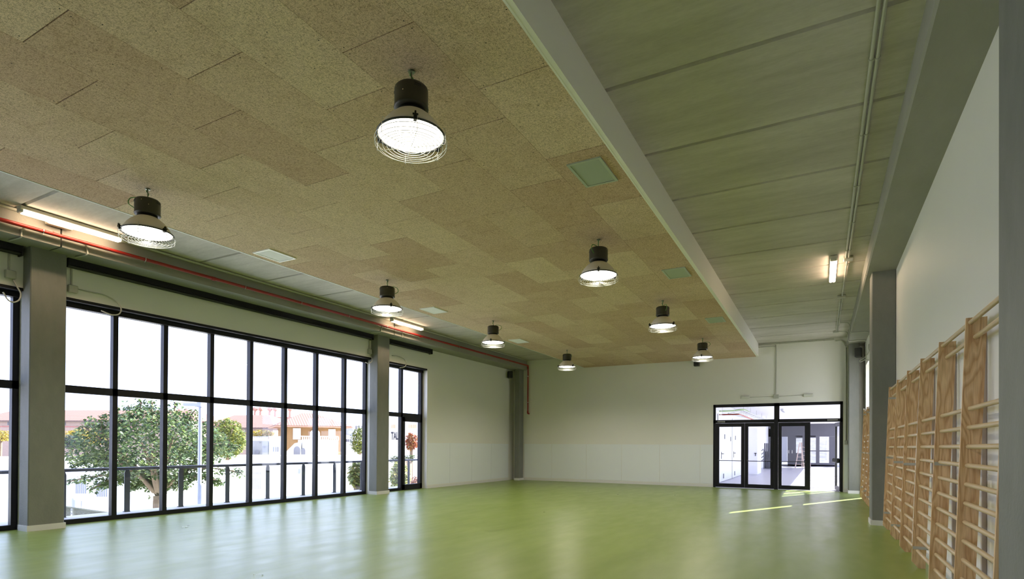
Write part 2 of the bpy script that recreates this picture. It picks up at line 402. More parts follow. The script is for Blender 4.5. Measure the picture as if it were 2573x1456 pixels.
# beams
mb = MB(); seg = [Y0]+[(a+b)/2 for a, b in PY[:3]]+[YB]
for a, b in zip(seg[:-1], seg[1:]): mb.box(XL-.1, XB, a+.012, b-.012, ZB, ZS+.01)
mb.box(XL, XB-.05, Y0, YB, ZB+.03, ZS)
struct(mb.build('beam_left', BEAMM), 'concrete edge beam over the windows carrying the red pipe')
mb = MB(); seg = [Y0, 3.4, 11.55, YB]
for a, b in zip(seg[:-1], seg[1:]):
    a += .01; b -= .01; c = .02
    mb.prism([(XBR, a, ZS), (XBR, a, ZBR+c), (XBR+c, a, ZBR), (XR+.1, a, ZBR), (XR+.1, a, ZS)], (0, b-a, 0))
mb.box(XBR+.05, XR, Y0, YB, ZBR+.03, ZS)
struct(mb.build('beam_right', BEAMM), 'concrete edge beam along the right wall')
# pillars
def pillar(x0, x1, a, b, top, label, base_faces=True):
    mb = MB(); c = .012
    mb.prism([(x0+c, a, 0), (x1-c, a, 0), (x1, a+c, 0), (x1, b-c, 0), (x1-c, b, 0), (x0+c, b, 0), (x0, b-c, 0), (x0, a+c, 0)], (0, 0, top))
    o = thing('concrete_pillar', ((x0+x1)/2, (a+b)/2, 0), label, None, None, 0, 'structure')
    mb.build('shaft', CONC, o)
    t = .014; m2 = MB().box(x0-(t if x0 > 0 else 0), x1+(t if x1 < 0 else 0), a-t, b+t, 0, .085)
    m2.build('skirting', BASE, o)
for i, (a, b) in enumerate(PY[:3]):
    pillar(XL-.05, XP, a, b, ZB, ['concrete pillar behind the viewer', 'concrete pillar nearest the left edge of the photo, between two windows', 'concrete pillar between the long window and the narrow window'][i])
pillar(-10.20, -10.00, 19.02, 19.36, ZB, 'concrete pillar in the far left corner')
pillar(XPR+.04, XR+.0, 3.25, 3.70, ZBR, 'concrete pillar cropped by the right edge of the photo')
pillar(XPR, XR+.0, 11.34, 11.8, ZBR, 'concrete pillar between the two runs of wall bars')
pillar(.69, .95, 18.85, 19.38, ZBR, 'concrete pillar in the far right corner')

# ------------------------------------------------------------------ windows
def window(n, ya, yb, mull, label, doorlike=None):
    w = thing('window_%d' % n, (XW, (ya+yb)/2, 0), label, None, None, 0, 'structure')
    mb = MB(); d0, d1 = XW-.055, XW+.035
    mb.box(d0, d1, ya, yb, 0, .075); mb.box(d0, d1, ya, yb, 2.115, 2.235); mb.box(d0, d1+.03, ya, yb, 3.485, 3.56)
    mb.box(d0, XL+.012, ya, yb, 3.56, 3.605)
    for k, y in enumerate([ya+.035]+mull+[yb-.035]): mb.box(d0, d1, y-.04, y+.04, .075, 3.5); mb.box(d0-.03, d0, y-.028, y+.028, .03, 3.56)
    if doorlike:
        a, b = doorlike; mb.box(d0, d1+.02, a, a+.1, .02, 2.115); mb.box(d0, d1+.02, b-.09, b, .02, 2.115); mb.box(d0, d1+.02, a, b, .02, .16); mb.box(d0, d1+.02, a, b, 1.99, 2.115)
    mb.build('frame', BLACK, w)
    es = [ya]+mull+[yb]; g = MB()
    for a, b in zip(es[:-1], es[1:]):
        g.box(XW-.012, XW-.006, a+.04, b-.04, .07, 2.12); g.box(XW-.012, XW-.006, a+.04, b-.04, 2.23, 3.49)
    g.build('glass', GLASS, w)
    return w
M1 = [5.34, 6.19, 7.10, 7.99, 8.87, 9.78, 10.70]
window(1, -2.97, 4.0, [-2.1, -1.2, -.35, .5, 1.4, 2.3, 3.15], 'tall black-framed window cropped by the left edge of the photo')
window(2, 4.42, 11.50, M1, 'long black-framed window wall with eight bays of glass')
window(3, 11.9, 13.88, [12.93], 'narrow black-framed window with an opening leaf, beyond the second pillar', (12.95, 13.86))
# reveal of the far window
# right-hand window
w = thing('window_4', (XR+.36, (WY0+WY1)/2, 0), 'slim window in the right wall beyond the wall bars', None, None, 0, 'structure')
mb = MB()
for z0, z1 in ((0, .08), (2.08, 2.24), (3.48, 3.6)): mb.box(XR+.30, XR+.38, WY0, WY1, z0, z1)
mb.box(XR+.30, XR+.38, WY0, WY0+.07, .0, 3.6); mb.box(XR+.30, XR+.38, WY1-.07, WY1, 0, 3.6)
mb.build('frame', BLACK, w)
MB().box(XR+.335, XR+.341, WY0+.06, WY1-.06, .08, 3.48).build('glass', GLASS, w)
# blinds cassettes under the left beam
def blind(a, b, label):
    t = thing('blind_cassette', (XL+.08, (a+b)/2, 4.075), label, 'blind')
    MB().box(XL+.001, XL+.13, a, b, 4.10, 4.198).build('box', BLACK, t)
    MB().cyl((XL+.075, a+.01, 4.09), (XL+.075, b-.01, 4.09), .034, n=12).build('roller', BLACKR, t)
    MB().box(XL+.001, XL+.135, b-.02, b, 4.055, 4.199).build('end_cap', BLACKR, t)
blind(-2.9, 3.93, 'black roller blind cassette left of the nearest left pillar, cropped by the photo')
blind(4.50, 11.40, 'long black roller blind cassette above the long window')
blind(11.97, 13.98, 'short black roller blind cassette above the narrow window')

# ------------------------------------------------------------------ door set in the end wall
def DXp(px): return ony(px, 1150, YB).x
d = thing('door_1', ((DX0+DX1)/2, YB, 0), 'black framed glazed double doors with transom lights in the end wall', None, None, 0, 'structure')
F0, F1 = YB-.01, YB+.08
X = [DX0, DXp(1807), DXp(1862), DXp(1880), DXp(1936), DXp(1964), DXp(2022), DXp(2036), DX1]
zt0, zt1 = 1.99, 2.17
mb = MB(); mb.box(DX0, DX1, F0, F1, DZ-.09, DZ); mb.box(DX0, DX0+.07, F0, F1, 0, DZ); mb.box(DX1-.07, DX1, F0, F1, 0, DZ)
mb.box(X[4]+.1, X[5]-.1, F0-.01, F1, 0, 2.2); mb.box(DXp(1945), DXp(1958), F0, F1, 2.1, DZ)
mb.box(DX0, DX1, F0, F1, 2.07, zt1)
mb.build('frame', BLACK, d)
MB().box(DX0+.07, DXp(1945), YB+.03, YB+.036, zt1, DZ-.09).box(DXp(1958), DX1-.07, YB+.03, YB+.036, zt1, DZ-.09).build('transom_glass', GLASSD, d)
def leaf(x0, x1, s0, s1, nm):
    t = bpy.data.objects.new('leaf', None); COL.objects.link(t); t.parent = d; t.location = (x0-d.location.x, 0, 0)
    f0, f1 = YB+.0, YB+.055; mb = MB()
    mb.box(x0, s0, f0, f1, .012, 2.065); mb.box(s1, x1, f0, f1, .012, 2.065); mb.box(s0, s1, f0, f1, .012, .13); mb.box(s0, s1, f0, f1, 1.95, 2.065)
    mb.build('leaf_frame', BLACK, t)
    MB().box(s0, s1, YB+.025, YB+.031, .13, 1.95).build('leaf_glass', GLASSD, t)
    MB().cyl((s0-.02, YB-.035, .865), (s1+.02, YB-.035, .865), .011, n=8).box(s0-.04, s0-.02, YB-.045, YB+.0, .84, .90).box(s1+.02, s1+.04, YB-.045, YB+.0, .84, .90).build('push_bar', BLACKR, t)
    return t
mid12 = (X[2]+X[3])/2
leaf(DX0+.075, mid12-.003, X[1], X[2], 'a'); leaf(mid12+.003, X[4]+.095, X[3], X[4], 'b'); leaf(X[5]-.095, X[7], X[5], X[6], 'c')
# open leaf, hinged on the right, swung out into the corridor
t = bpy.data.objects.new('leaf', None); COL.objects.link(t); t.parent = d; t.location = (DX1-.08-d.location.x, .06, 0); t.rotation_euler = (0, 0, math.radians(-82))
lw = 0.80
def L_(mb, nm, m): return mb.build(nm, m, t, local=True)
L_(MB().box(-lw, -lw+.08, 0, .055, .012, 2.065).box(-.08, 0, 0, .055, .012, 2.065).box(-lw, 0, 0, .055, .012, .13).box(-lw, 0, 0, .055, 1.95, 2.065), 'leaf_frame', BLACK)
L_(MB().box(-lw+.08, -.08, .025, .031, .13, 1.95), 'leaf_glass', GLASSD)
L_(MB().bevbox(-lw+.0, -lw+.09, -.075, 0, .84, .98, .02).bevbox(-.12, -.03, -.075, 0, .84, .98, .02).cyl((-lw+.05, -.09, .86), (-.06, -.09, .86), .014, n=8), 'panic_bar', BLACKR)
MB().bevbox(.15, .43, YB-.05, YB-.01, 2.10, 2.15, .008).bar((.2, YB-.04, 2.12), (.35, YB+.25, 2.09), .02, .012).bevbox(-2.95, -2.72, YB-.05, YB-.01, 2.09, 2.14, .008).build('door_closer', mat('closer_grey', (.25, .25, .25), .4, .6), d)

# ------------------------------------------------------------------ pendant lamps
def make_lamp():
    r = thing('pendant_lamp', (0, 0, 0), 'lamp', 'lamp')
    B = lambda mb, nm, m, p=None: mb.build(nm, m, p or r, local=True)
    B(MB().cyl((0,0,-.13), (0,0,0), .006, n=8).disc((0,0,-.003), .028).cyl((0,0,-.012), (0,0,0), .024, n=14).cyl((0,0,-.135), (0,0,-.115), .014, n=8), 'suspension_rod', mat('rod_steel', (.25, .28, .2), .4, .7))
    B(MB().tube([(0.004,0,-.004), (-.012,.0,-.03), (.008,.008,-.06), (-.02,.0,-.115), (-.08,.02,-.105), (-.165,.04,-.12), (-.185,.045,-.18), (-.13,.03,-.225)], .005, 6), 'power_cable', GREENC)
    h = B(MB().lathe((0,0,0), [(.0, -.125), (.06, -.125), (.113, -.130), (.125, -.142), (.127, -.16), (.127, -.275), (.131, -.29), (.125, -.30), (.10, -.30), (.0, -.30)], 36), 'ballast_housing', HOUS)
    for a in (200, 330, 90):
        v = MB()
        for z in (-.160, -.172):
            t = math.radians(a); c, s_ = math.cos(t), math.sin(t)
            v.bar((c*.1275-s_*.026, s_*.1275+c*.026, z), (c*.1275+s_*.026, s_*.1275-c*.026, z), .004, .005)
        B(v, 'vent_slot', BLACKR, h)
    for a in (250, 280, 60):
        v = MB()
        t = math.radians(a); z = -.17 if a != 280 else -.215
        v.cyl((math.cos(t)*.126, math.sin(t)*.126, z), (math.cos(t)*.131, math.sin(t)*.131, z), .0045, n=8)
        B(v, 'screw', STEEL, h)
    B(MB().lathe((0,0,0), [(.098, -.30), (.105, -.335), (.125, -.355)], 28).lathe((0,0,0), [(.06, -.30), (.06, -.33)], 20), 'neck', BLACKR, h)
    B(MB().lathe((0,0,0), [(.100, -.325), (.128, -.342), (.165, -.372), (.20, -.412), (.228, -.455), (.247, -.497), (.2455, -.497), (.225, -.455), (.196, -.413), (.16, -.375), (.12, -.346), (.095, -.33)], 48), 'reflector', SHADE)
    B(MB().lathe((0,0,0), [(.0, -.522), (.09, -.519), (.17, -.512), (.225, -.503), (.243, -.496), (.243, -.490), (.0, -.490)], 48), 'lens', LENS)
    ld = bpy.data.lights.new('lamp_light', 'SPOT'); ld.energy = LAMP_W; ld.color = (1, .93, .77); ld.spot_size = math.radians(165); ld.spot_blend = .5; ld.shadow_soft_size = .12
    lo = bpy.data.objects.new('lamp_light', ld); COL.objects.link(lo); lo.parent = r; lo.location = (0, 0, -.60)
    B(MB().ring((0,0,-.499), .254, .0075, 48, 8), 'rim_ring', RING)
    for a in (75, 195, 315):
        t = math.radians(a); c = Vector((math.cos(t), math.sin(t), 0)); s_ = Vector((-c.y, c.x, 0))
        m_ = MB().bar(c*.256+Vector((0,0,-.515)), c*.256+Vector((0,0,-.475)), .034, .022, s_).bar(c*.268+Vector((0,0,-.495)), c*.262+Vector((0,0,-.455)), .022, .012, s_)
        m_.cyl(c*.27-s_*.02+Vector((0,0,-.478)), c*.27+s_*.02+Vector((0,0,-.478)), .007, n=8)
        B(m_, 'clip', BLACKR)
    g = MB(); zg = -.585
    for R in (.030, .060, .090, .120, .150, .180, .210, .240, .268): g.ring((0,0,zg+(.012 if R > .25 else 0)), R, .0022, 40, 5)
    g.ring((0,0,-.540), .272, .0022, 48, 5)
    for k in range(6):
        t = math.radians(60*k+18); c = Vector((math.cos(t), math.sin(t), 0))
        g.tube([c*.012+Vector((0,0,zg)), c*.14+Vector((0,0,zg)), c*.262+Vector((0,0,zg)), c*.272+Vector((0,0,zg+.015)), c*.272+Vector((0,0,-.53)), c*.268+Vector((0,0,-.475)), c*.260+Vector((0,0,-.462)), c*.252+Vector((0,0,-.468))], .0023, 5, 2)
    B(g, 'wire_guard', WIRE)
    return r
LP = [((-2.747, 3.43), 'large caged pendant lamp nearest the camera, in the upper middle of the photo', 0),
      ((-2.70, 7.45), 'caged pendant lamp second in the right row, beside the middle right-hand vent', 95),
      ((-2.72, 11.15), 'caged pendant lamp in the right row, third from the camera', 140),
      ((-2.74, 15.5), 'farthest caged pendant lamp of the right row, above the speaker on the end wall', 200),
      ((-6.62, 3.642), 'caged pendant lamp nearest the camera in the left row, beside the long fluorescent batten', 55),
      ((-6.58, 7.60), 'caged pendant lamp in the left row, second from the camera, over the far batten light', 250),
      ((-6.57, 11.19), 'caged pendant lamp in the left row, third from the camera', 215),
      ((-6.62, 15.6), 'smallest and farthest caged pendant lamp of the left row, near the far left corner', 260)]
lamp0 = make_lamp()
for i, ((x, y), lab, rz) in enumerate(LP):
    o = lamp0 if i == 0 else copy_tree(lamp0)
    o.location = (x, y, ZF); o.rotation_euler = (0, 0, math.radians(rz)); o['label'] = lab; o['category'] = 'lamp'; o['group'] = 'pendant lamps under the wood wool ceiling'

# ------------------------------------------------------------------ ceiling vents
def vent(x0, x1, y0, y1, label, group, m=VENT):
    c = Vector(((x0+x1)/2, (y0+y1)/2, ZF-.016)); t = thing('ceiling_vent', c, label, 'vent', group); f = .028
    mb = MB(); z0, z1 = ZF-.014, ZF-.0005
    mb.box(x0, x1, y0, y0+f, z0, z1); mb.box(x0, x1, y1-f, y1, z0, z1); mb.box(x0, x0+f, y0+f, y1-f, z0, z1); mb.box(x1-f, x1, y0+f, y1-f, z0, z1)
    mb.build('frame', m, t)
    MB().box(x0+f, x1-f, y0+f, y1-f, ZF-.003, ZF-.001).build('backing', DARK, t)
    mb = MB(); n = 13; w_ = (y1-y0-2*f)/n
    for k in range(n):
        y = y0+f+w_*(k+.5); mb.add([(x0+f, y-w_*.40, z0+.010), (x1-f, y-w_*.40, z0+.010), (x1-f, y+w_*.18, z0+.001), (x0+f, y+w_*.18, z0+.001)], [(0,1,2,3)])
    mb.build('louvre', m, t)
VG = mat('vent_grey_green', (.42, .47, .38), .45)
g1, g2 = 'square vents along the right edge of the wood wool ceiling', 'flat vents along the left edge of the wood wool ceiling'
vent(-2.27, -1.91, 5.31, 5.87, 'grey-green louvred vent nearest the camera, close to the white fascia', g1, VG)
vent(-2.27, -1.90, 9.20, 9.74, 'second louvred vent from the camera along the white fascia', g1, VG)
vent(-2.27, -1.90, 13.1, 13.64, 'farthest louvred vent along the white fascia', g1, VG)
vent(-7.42, -7.05, 5.58, 6.07, 'white louvred vent nearest the camera along the left ceiling edge', g2)
vent(-7.36, -6.99, 9.5, 10.0, 'second white louvred vent along the left ceiling edge, right of a pendant lamp', g2)
vent(-7.40, -7.03, 13.4, 13.95, 'farthest white louvred vent along the left ceiling edge', g2)

# ------------------------------------------------------------------ fluorescent battens
def batten(x, y0, y1, label, group):
    z = ZS; t = thing('batten_light', (x, (y0+y1)/2, z-.10), label, 'light', group)
    MB().bevbox(x-.055, x+.055, y0, y1, z-.062, z-.006, .01).build('housing', TUBEB, t)
    for q in (y0+.2, y1-.24): MB().box(x-.02, x+.02, q, q+.04, z-.008, z).build('bracket', STEEL, t)
    for s_ in (-.026, .026): MB().cyl((x+s_, y0+.045, z-.085), (x+s_, y1-.045, z-.085), .024, n=10).build('tube', TUBE, t)
    for q in (y0, y1-.045): MB().bevbox(x-.05, x+.05, q, q+.045, z-.10, z-.055, .008).build('end_cap', TUBEB, t)
batten(-9.62, 3.60, 4.92, 'long glowing fluorescent batten above the nearest left pillar', 'fluorescent battens on the concrete slab')
batten(-9.60, 11.25, 12.55, 'glowing fluorescent batten above the second left pillar, behind a pendant lamp', 'fluorescent battens on the concrete slab')
batten(.18, 11.0, 12.45, 'short glowing fluorescent batten on the slab at the right, beside the two conduits', 'fluorescent battens on the concrete slab')

# ------------------------------------------------------------------ red pipe
t = thing('fire_pipe', (XB+.07, 11, 4.3), 'red fire water pipe running along the left beam and down the far corner', 'pipe')
xr_ = XB+.085; zr = 4.325; el = ony(1322, 917, YB-.09)
MB().cyl((xr_, Y0, zr-.0), (xr_, YB-.16, zr+.02), .028, n=14).build('main_run', RED, t)
ex = -9.80
MB().tube([(xr_, YB-.17, zr+.02), (xr_+.0, YB-.11, zr+.015), (ex, YB-.075, zr-.03), (ex, YB-.07, zr-.10)], .030, 12, 5).build('elbow', RED, t)
MB().cyl((ex, YB-.07, zr-.09), (ex, YB-.07, 2.60), .024, n=12).build('drop_pipe', RED, t)
MB().tube([(ex, YB-.07, 2.62), (ex, YB-.07, 2.55), (ex+.03, YB-.075, 2.53), (ex+.06, YB-.08, 2.53)], .03, 10, 4).cyl((ex-.035, YB-.07, 2.62), (ex+.035, YB-.07, 2.62), .012, n=8).build('outlet_elbow', RED, t)
for y in (1.0, 2.9, 3.95, 5.35, 7.55-.35, 8.55, 9.95, 11.3, 13.1, 14.6, 16.2, 17.7):
    c = Vector((xr_, y, zr+.02*(y-Y0)/(YB-Y0)))
    m_ = MB(); pts = [c+Vector((math.cos(a)*.031, 0, math.sin(a)*.031)) for a in [2*math.pi*k/14 for k in range(14)]]
    m_.tube(pts, .005, 6, 1, True); m_.bar(c+Vector((-.03, 0, 0)), c+Vector((-.085, 0, 0)), .018, .012); m_.cyl(c+Vector((0, 0, -.03)), c+Vector((0, 0, -.048)), .006, n=6)
    m_.build('pipe_clamp', STEEL, t)
for y in (6.55, 12.7): MB().cyl((xr_, y-.03, zr+.005), (xr_, y+.03, zr+.005), .036, n=14).build('coupling', RED, t)
for z in (3.95, 2.95): MB().cyl((ex, YB-.07, z-.01), (ex, YB-.07, z+.01), .03, n=12).bar((ex, YB-.05, z), (ex, YB, z), .015, .015).build('pipe_clamp', STEEL, t)

# ------------------------------------------------------------------ conduits and boxes
def conduit(pts, label, r=.012, name='conduit', sub=5, clips=(), m=GALV):
    return solo(name, MB().tube([Vector((p[0], p[1], min(p[2], ZS-.006-r))) for p in pts], r, 8, sub), m, label, 'conduit')
def straight(p0, p1, label, r=.012, step=.6, name='conduit', n=2, gap=.035, axis=Vector((1,0,0))):
    p0, p1 = Vector(p0), Vector(p1); t = thing(name, p0, label, 'conduit'); mb = MB(); cl = MB(); d_ = (p1-p0); Ln = d_.length; d_.normalize()
    for k in range(n):
        o = axis*gap*k; mb.cyl(p0+o, p1+o, r, n=8)
        q = step/2
        while q < Ln: mb.cyl(p0+o+d_*(q-.012), p0+o+d_*(q+.012), r*1.45, n=8); q += step
    mb.build('tube', GALV, t); return t
straight((XB+.075, Y0, ZS-.026), (XB+.075, YB-.3, ZS-.026), 'pair of grey conduits along the slab above the red pipe', .014, 1.05)
straight((.36, Y0, ZS-.026), (.36, 11.15, ZS-.026), 'pair of grey conduits on the slab at the right, in front of the junction box', .0155, 1.3, gap=.042)
straight((.385, 11.3, ZS-.026), (.385, 13.95, ZS-.026), 'single grey conduit on the slab between the two junction boxes', .013, .65, n=1)
straight((.36, 14.1, ZS-.026), (.36, 18.1, ZS-.026), 'pair of grey conduits on the slab leading to the end wall', .013, .9)
def jbox(c, sx, sy, sz, label):
    c = Vector(c); return solo('junction_box', MB().bevbox(c.x-sx/2, c.x+sx/2, c.y-sy/2, c.y+sy/2, c.z-sz/2, c.z+sz/2, min(sx, sy, sz)*.16), BOXG, label, 'junction box')
jbox((.40, 11.22, ZS-.031), .15, .13, .06, 'grey junction box on the slab beside the right-hand batten')
jbox((.375, 14.02, ZS-.031), .16, .11, .06, 'grey junction box on the slab farther along the right-hand conduits')
jbox((.355, 18.2, ZS-.031), .14, .11, .06, 'small grey junction box where slab conduits meet the end wall')
conduit([(.32, 11.2, ZS-.02), (.24, 11.22, ZS-.03)], 'short grey lead from the junction box to the right-hand batten', .006)
q = onx(183, 727, XL+.03)
jbox((XL+.028, q.y, q.z), .055, .13, .12, 'grey junction box on the white wall just right of the nearest left pillar')
q2 = onx(187, 672, XL+.012)
conduit([(XL+.013, q.y-.01, q.z+.06), (XL+.013, q.y-.01, 4.10)], 'short upright grey conduit above the box right of the nearest left pillar', .012)
cp = [onx(x, y, XL+a) for x, y, a in ((196, 727, .014), (230, 735, .014), (262, 742, .02), (290, 757, .05), (304, 775, .10), (300, 789, .14), (284, 792, .13), (268, 787, .10), (254, 781, .045))]
conduit(cp, 'grey flexible conduit looping from the box down to the long window frame', .010)
q = onx(26, 690, XL+.03)
jbox((XL+.028, q.y, q.z), .055, .13, .12, 'grey junction box left of the nearest left pillar')
conduit([(XL+.013, q.y-.01, q.z+.06), (XL+.013, q.y-.01, 4.10)], 'short upright grey conduit above the box left of the nearest left pillar', .012)
cp = [onx(x, y, XL+a) for x, y, a in ((32, 702, .014), (42, 720, .05), (52, 738, .09), (48, 754, .12), (34, 760, .12), (20, 754, .10), (8, 735, .04))]
conduit(cp, 'grey flexible conduit looping beside the window left of the nearest pillar', .010)
q = onx(929, 884, XL+.03)
jbox((XL+.028, q.y, q.z), .055, .13, .13, 'grey junction box on the white wall left of the second left pillar')
conduit([(XL+.013, q.y-.01, q.z+.06), (XL+.013, q.y-.01, 4.10)], 'short upright grey conduit left of the second left pillar', .012)
cp = [onx(x, y, XL+a) for x, y, a in ((930, 892, .014), (934, 900, .06), (934, 909, .10), (926, 914, .12), (918, 911, .03))]
conduit(cp, 'grey flexible conduit looping left of the second left pillar', .010)
cp = [onx(x, y, XL+a) for x, y, a in ((985, 894, .014), (1000, 896, .014), (1014, 902, .04), (1021, 913, .08), (1017, 922, .10), (1005, 925, .06))]
conduit(cp, 'grey flexible conduit looping onto the narrow window frame', .010)
# loops off the left slab conduits around the beam
def beamloop(pts, label):
    P = [onx(a, b, XB+c) for a, b, c in pts[:-3]]; a, b = pts[-3][:2]; p = onx(a, b, XB+.02); p.z = max(p.z, ZB-.01)
    P += [Vector((XB+.016, p.y, ZB+.03)), Vector((XB-.01, p.y-.0, ZB-.014)), Vector((XB-.30, p.y-.02, ZB-.014))]
    conduit(P, label, .011)
beamloop([(135, 583, .03), (100, 578, .02), (72, 570, .016), (56, 577, .016), (54, 590, .016), (52, 600, 0), (40, 611, 0)], 'grey conduit looping over the beam left of the nearest left pillar')
beamloop([(155, 591, .03), (165, 598, .02), (190, 603, .016), (213, 612, .016), (220, 624, .016), (220, 636, 0), (205, 650, 0)], 'grey conduit looping over the beam right of the nearest left pillar')
beamloop([(985, 821, .03), (975, 818, .02), (962, 816, .016), (960, 822, .016), (958, 830, .016), (950, 836, 0), (940, 838, 0)], 'grey conduit looping over the beam left of the second left pillar')
beamloop([(992, 824, .03), (998, 829, .02), (1006, 831, .016), (1011, 834, .016), (1012, 840, .016), (1008, 846, 0), (1000, 850, 0)], 'grey conduit looping over the beam right of the second left pillar')
jbox((XB+.10, 4.14, ZS-.07), .09, .32, .06, 'long grey junction box under the slab beside the nearest batten')
jbox((XB+.10, 11.75, ZS-.07), .09, .22, .06, 'grey junction box under the slab beside the far left batten')
# end wall conduits
y_ = YB-.016
a = ony(1950, 872, y_); b = ony(1950, 993, y_); c0 = ony(1905, 872, y_)
conduit([(FX1+.05, y_, c0.z-.02), (a.x-.06, y_, c0.z-.02), (a.x-.015, y_, c0.z-.035), (a.x, y_, c0.z-.09), (a.x, y_, b.z+.03)], 'grey conduit dropping down the end wall above the glazed doors', .014, sub=4)
straight((FX1+.05, YB-.018, ZS-.045), (.33, YB-.018, ZS-.045), 'pair of grey conduits along the top of the end wall', .013, 1.2, axis=Vector((0, 0, 1)), gap=.03)
jb = ony(1950, 997, y_); jbox((jb.x, YB-.022, jb.z), .15, .044, .12, 'octagonal grey junction box above the glazed doors')
for px, lab in ((1872, 'small white emergency light above the left pair of doors'), (2031, 'small white emergency light above the right pair of doors')):
    e = ony(px, 999 if px < 1900 else 994, YB-.02); t = thing('emergency_light', (e.x, YB-.02, e.z), lab, 'light', 'emergency lights above the doors')
    MB().bevbox(e.x-.13, e.x+.13, YB-.045, YB-.001, e.z-.05, e.z+.05, .01).build('body', mat('emergency_body', (.60, .60, .55), .45), t)
    MB().bevbox(e.x-.11, e.x+.11, YB-.052, YB-.045, e.z-.04, e.z+.02, .003).build('diffuser', mat('emergency_diffuser', (.66, .66, .60), .3), t)
el_, er_ = ony(1884, 999, y_), ony(2020, 993, y_)
conduit([(el_.x, y_+.006, el_.z), (jb.x-.07, y_+.006, jb.z)], 'thin conduit from the octagonal box to the left emergency light', .006)
conduit([(jb.x+.07, y_+.006, jb.z), (er_.x, y_+.006, er_.z)], 'thin conduit from the octagonal box to the right emergency light', .006)
# right corner conduits
zc = ZBR-.016
conduit([(.39, 18.25, ZS-.02), (.50, 18.3, ZS-.022), (.58, 18.3, ZS-.03), (.63, 18.3, ZS-.08), (.645, 18.3, ZBR+.06), (.66, 18.3, ZBR-.005), (.72, 18.3, zc), (.98, 18.3, zc), (1.06, 18.3, zc-.03), (1.072, 18.3, zc-.12), (1.072, 18.3, 3.75)], 'grey conduit bending under the right beam to the far speaker', .013)
conduit([(.36, YB-.03, ZS-.085), (.50, YB-.03, ZS-.09), (.58, YB-.035, ZS-.16), (.62, YB-.035, ZS-.27), (.72, YB-.035, ZS-.30)], 'grey conduit bending down beside the far right corner pillar', .014)
conduit([(.64, YB-.022, ZS-.30), (.64, YB-.022, 1.45)], 'upright grey conduit on the end wall beside the far right pillar', .014)
conduit([(.42, 17.0, ZS-.02), (.52, 17.0, ZS-.022), (.60, 17.0, ZS-.04), (.64, 17.0, ZS-.12), (.65, 17.0, ZBR+.04), (.68, 17.0, zc), (.76, 17.0, zc), (1.0, 17.0, zc), (1.06, 17.0, zc-.04), (1.074, 17.0, zc-.14), (1.074, 17.0, 3.92)], 'grey conduit wrapping around the right beam above the slim window', .011)
jbox((XR-.025, 17.0, 3.86), .05, .10, .13, 'small grey junction box on the right wall above the slim window')
conduit([(XR-.02, 17.0, 3.80), (XR-.05, 17.05, 3.70), (XR-.14, 17.1, 3.60), (XR-.22, 17.15, 3.55), (XR-.20, 17.2, 3.52), (XR-.08, 17.3, 3.58), (XR+.05, 17.45, 3.55)], 'grey flexible conduit hanging in a loop by the slim window', .010)
# speakers
def speaker(c, label, m=BLACKR, sx=.17, sy=.15, sz=.26, rz=0):
    c = Vector(c); t = thing('wall_speaker', c, label, 'speaker', None, rz)
    B = lambda mb, nm, mm: mb.build(nm, mm, t, local=True)
    B(MB().bevbox(-sx/2, sx/2, -sy/2, sy/2, -sz/2, sz/2, .012), 'cabinet', m)
    B(MB().bevbox(-sx/2+.012, sx/2-.012, -sy/2-.006, -sy/2, -sz/2+.012, sz/2-.012, .002), 'grille', mat('speaker_grille', (.03, .03, .03), .8))
    B(MB().box(-.02, .02, sy/2, sy/2+.04, -.03, .03), 'bracket', BLACKR)
sp = ony(1750.5, 913.5, YB-.12); speaker((sp.x, YB-.12, sp.z), 'small grey speaker high on the end wall under the farthest right-row lamp', mat('speaker_grey', (.09, .09, .08), .5), .17, .14, .2)
speaker((.915, 18.72, 3.98), 'black speaker mounted on the far right corner pillar', rz=math.radians(-12))
speaker((-10.31, 18.85, 3.98), 'black speaker mounted beside the far left corner pillar', rz=math.radians(35))
# small wall boxes right
t = solo('light_switch', MB().bevbox(.60, .68, YB-.035, YB-.001, 1.40, 1.52, .008), BOXG, 'small grey switch box at the foot of the upright conduit in the far right corner', 'switch')
t = solo('wall_detector', MB().lathe((0, 0, 0), [(0, -.05), (.03, -.045), (.045, -.02), (.048, 0), (0, 0)], 16), mat('detector_white', (.7, .7, .68), .4), 'small white detector on the right wall near the far corner', 'detector')
t.rotation_euler = (0, math.radians(-90), 0); t.location = (XR-.001, 18.75, 2.36)

# ------------------------------------------------------------------ wall bars
def bars(yys, label, z_top=2.27):
    xb, xt, wdt = .865, .945, .125
    t = thing('wall_bars', (xb, (yys[0]+yys[-1])/2, 0), label, 'wall bars', 'wooden wall bars on the right wall')
    k = (xt-xb)/z_top
    def fx(z): return xb+k*z
    for y in yys:
        th = .012
        u = MB().prism([(fx(.07), y-th, .07), (fx(z_top), y-th, z_top), (fx(z_top)+wdt, y-th, z_top), (fx(0)+wdt, y-th, 0), (fx(0)+.06, y-th, 0)], (0, 2*th, 0)).build('upright', WOOD, t)
    zr_ = [.19+.1405*i for i in range(11)]
    for a, b in zip(yys[:-1], yys[1:]):
        for z in zr_:
            x = fx(z)+.048; MB().cyl((x, a+.012, z), (x, b-.012, z), .0175, n=12).build('rung', RUNG, t)
        for z, o in ((2.235, .030), (2.125, .062)):
            x = fx(z)+o; MB().cyl((x, a+.012, z), (x, b-.012, z), .0175, n=12).build('rung', RUNG, t)
    return t, fx, wdt
BR = mat('bracket_painted', (.50, .50, .47), .4, .3)
def brackets(t, fx, wdt, lst):
    for y, z in lst:
        x0 = fx(z)+.004; x1 = fx(z)+wdt+.01
        MB().box(x0, x1, y-.0155, y-.0122, z-.016, z+.016).box(x1-.004, XR-.001, y-.0155, y+.012, z-.016, z+.016).build('wall_bracket', BR, t)
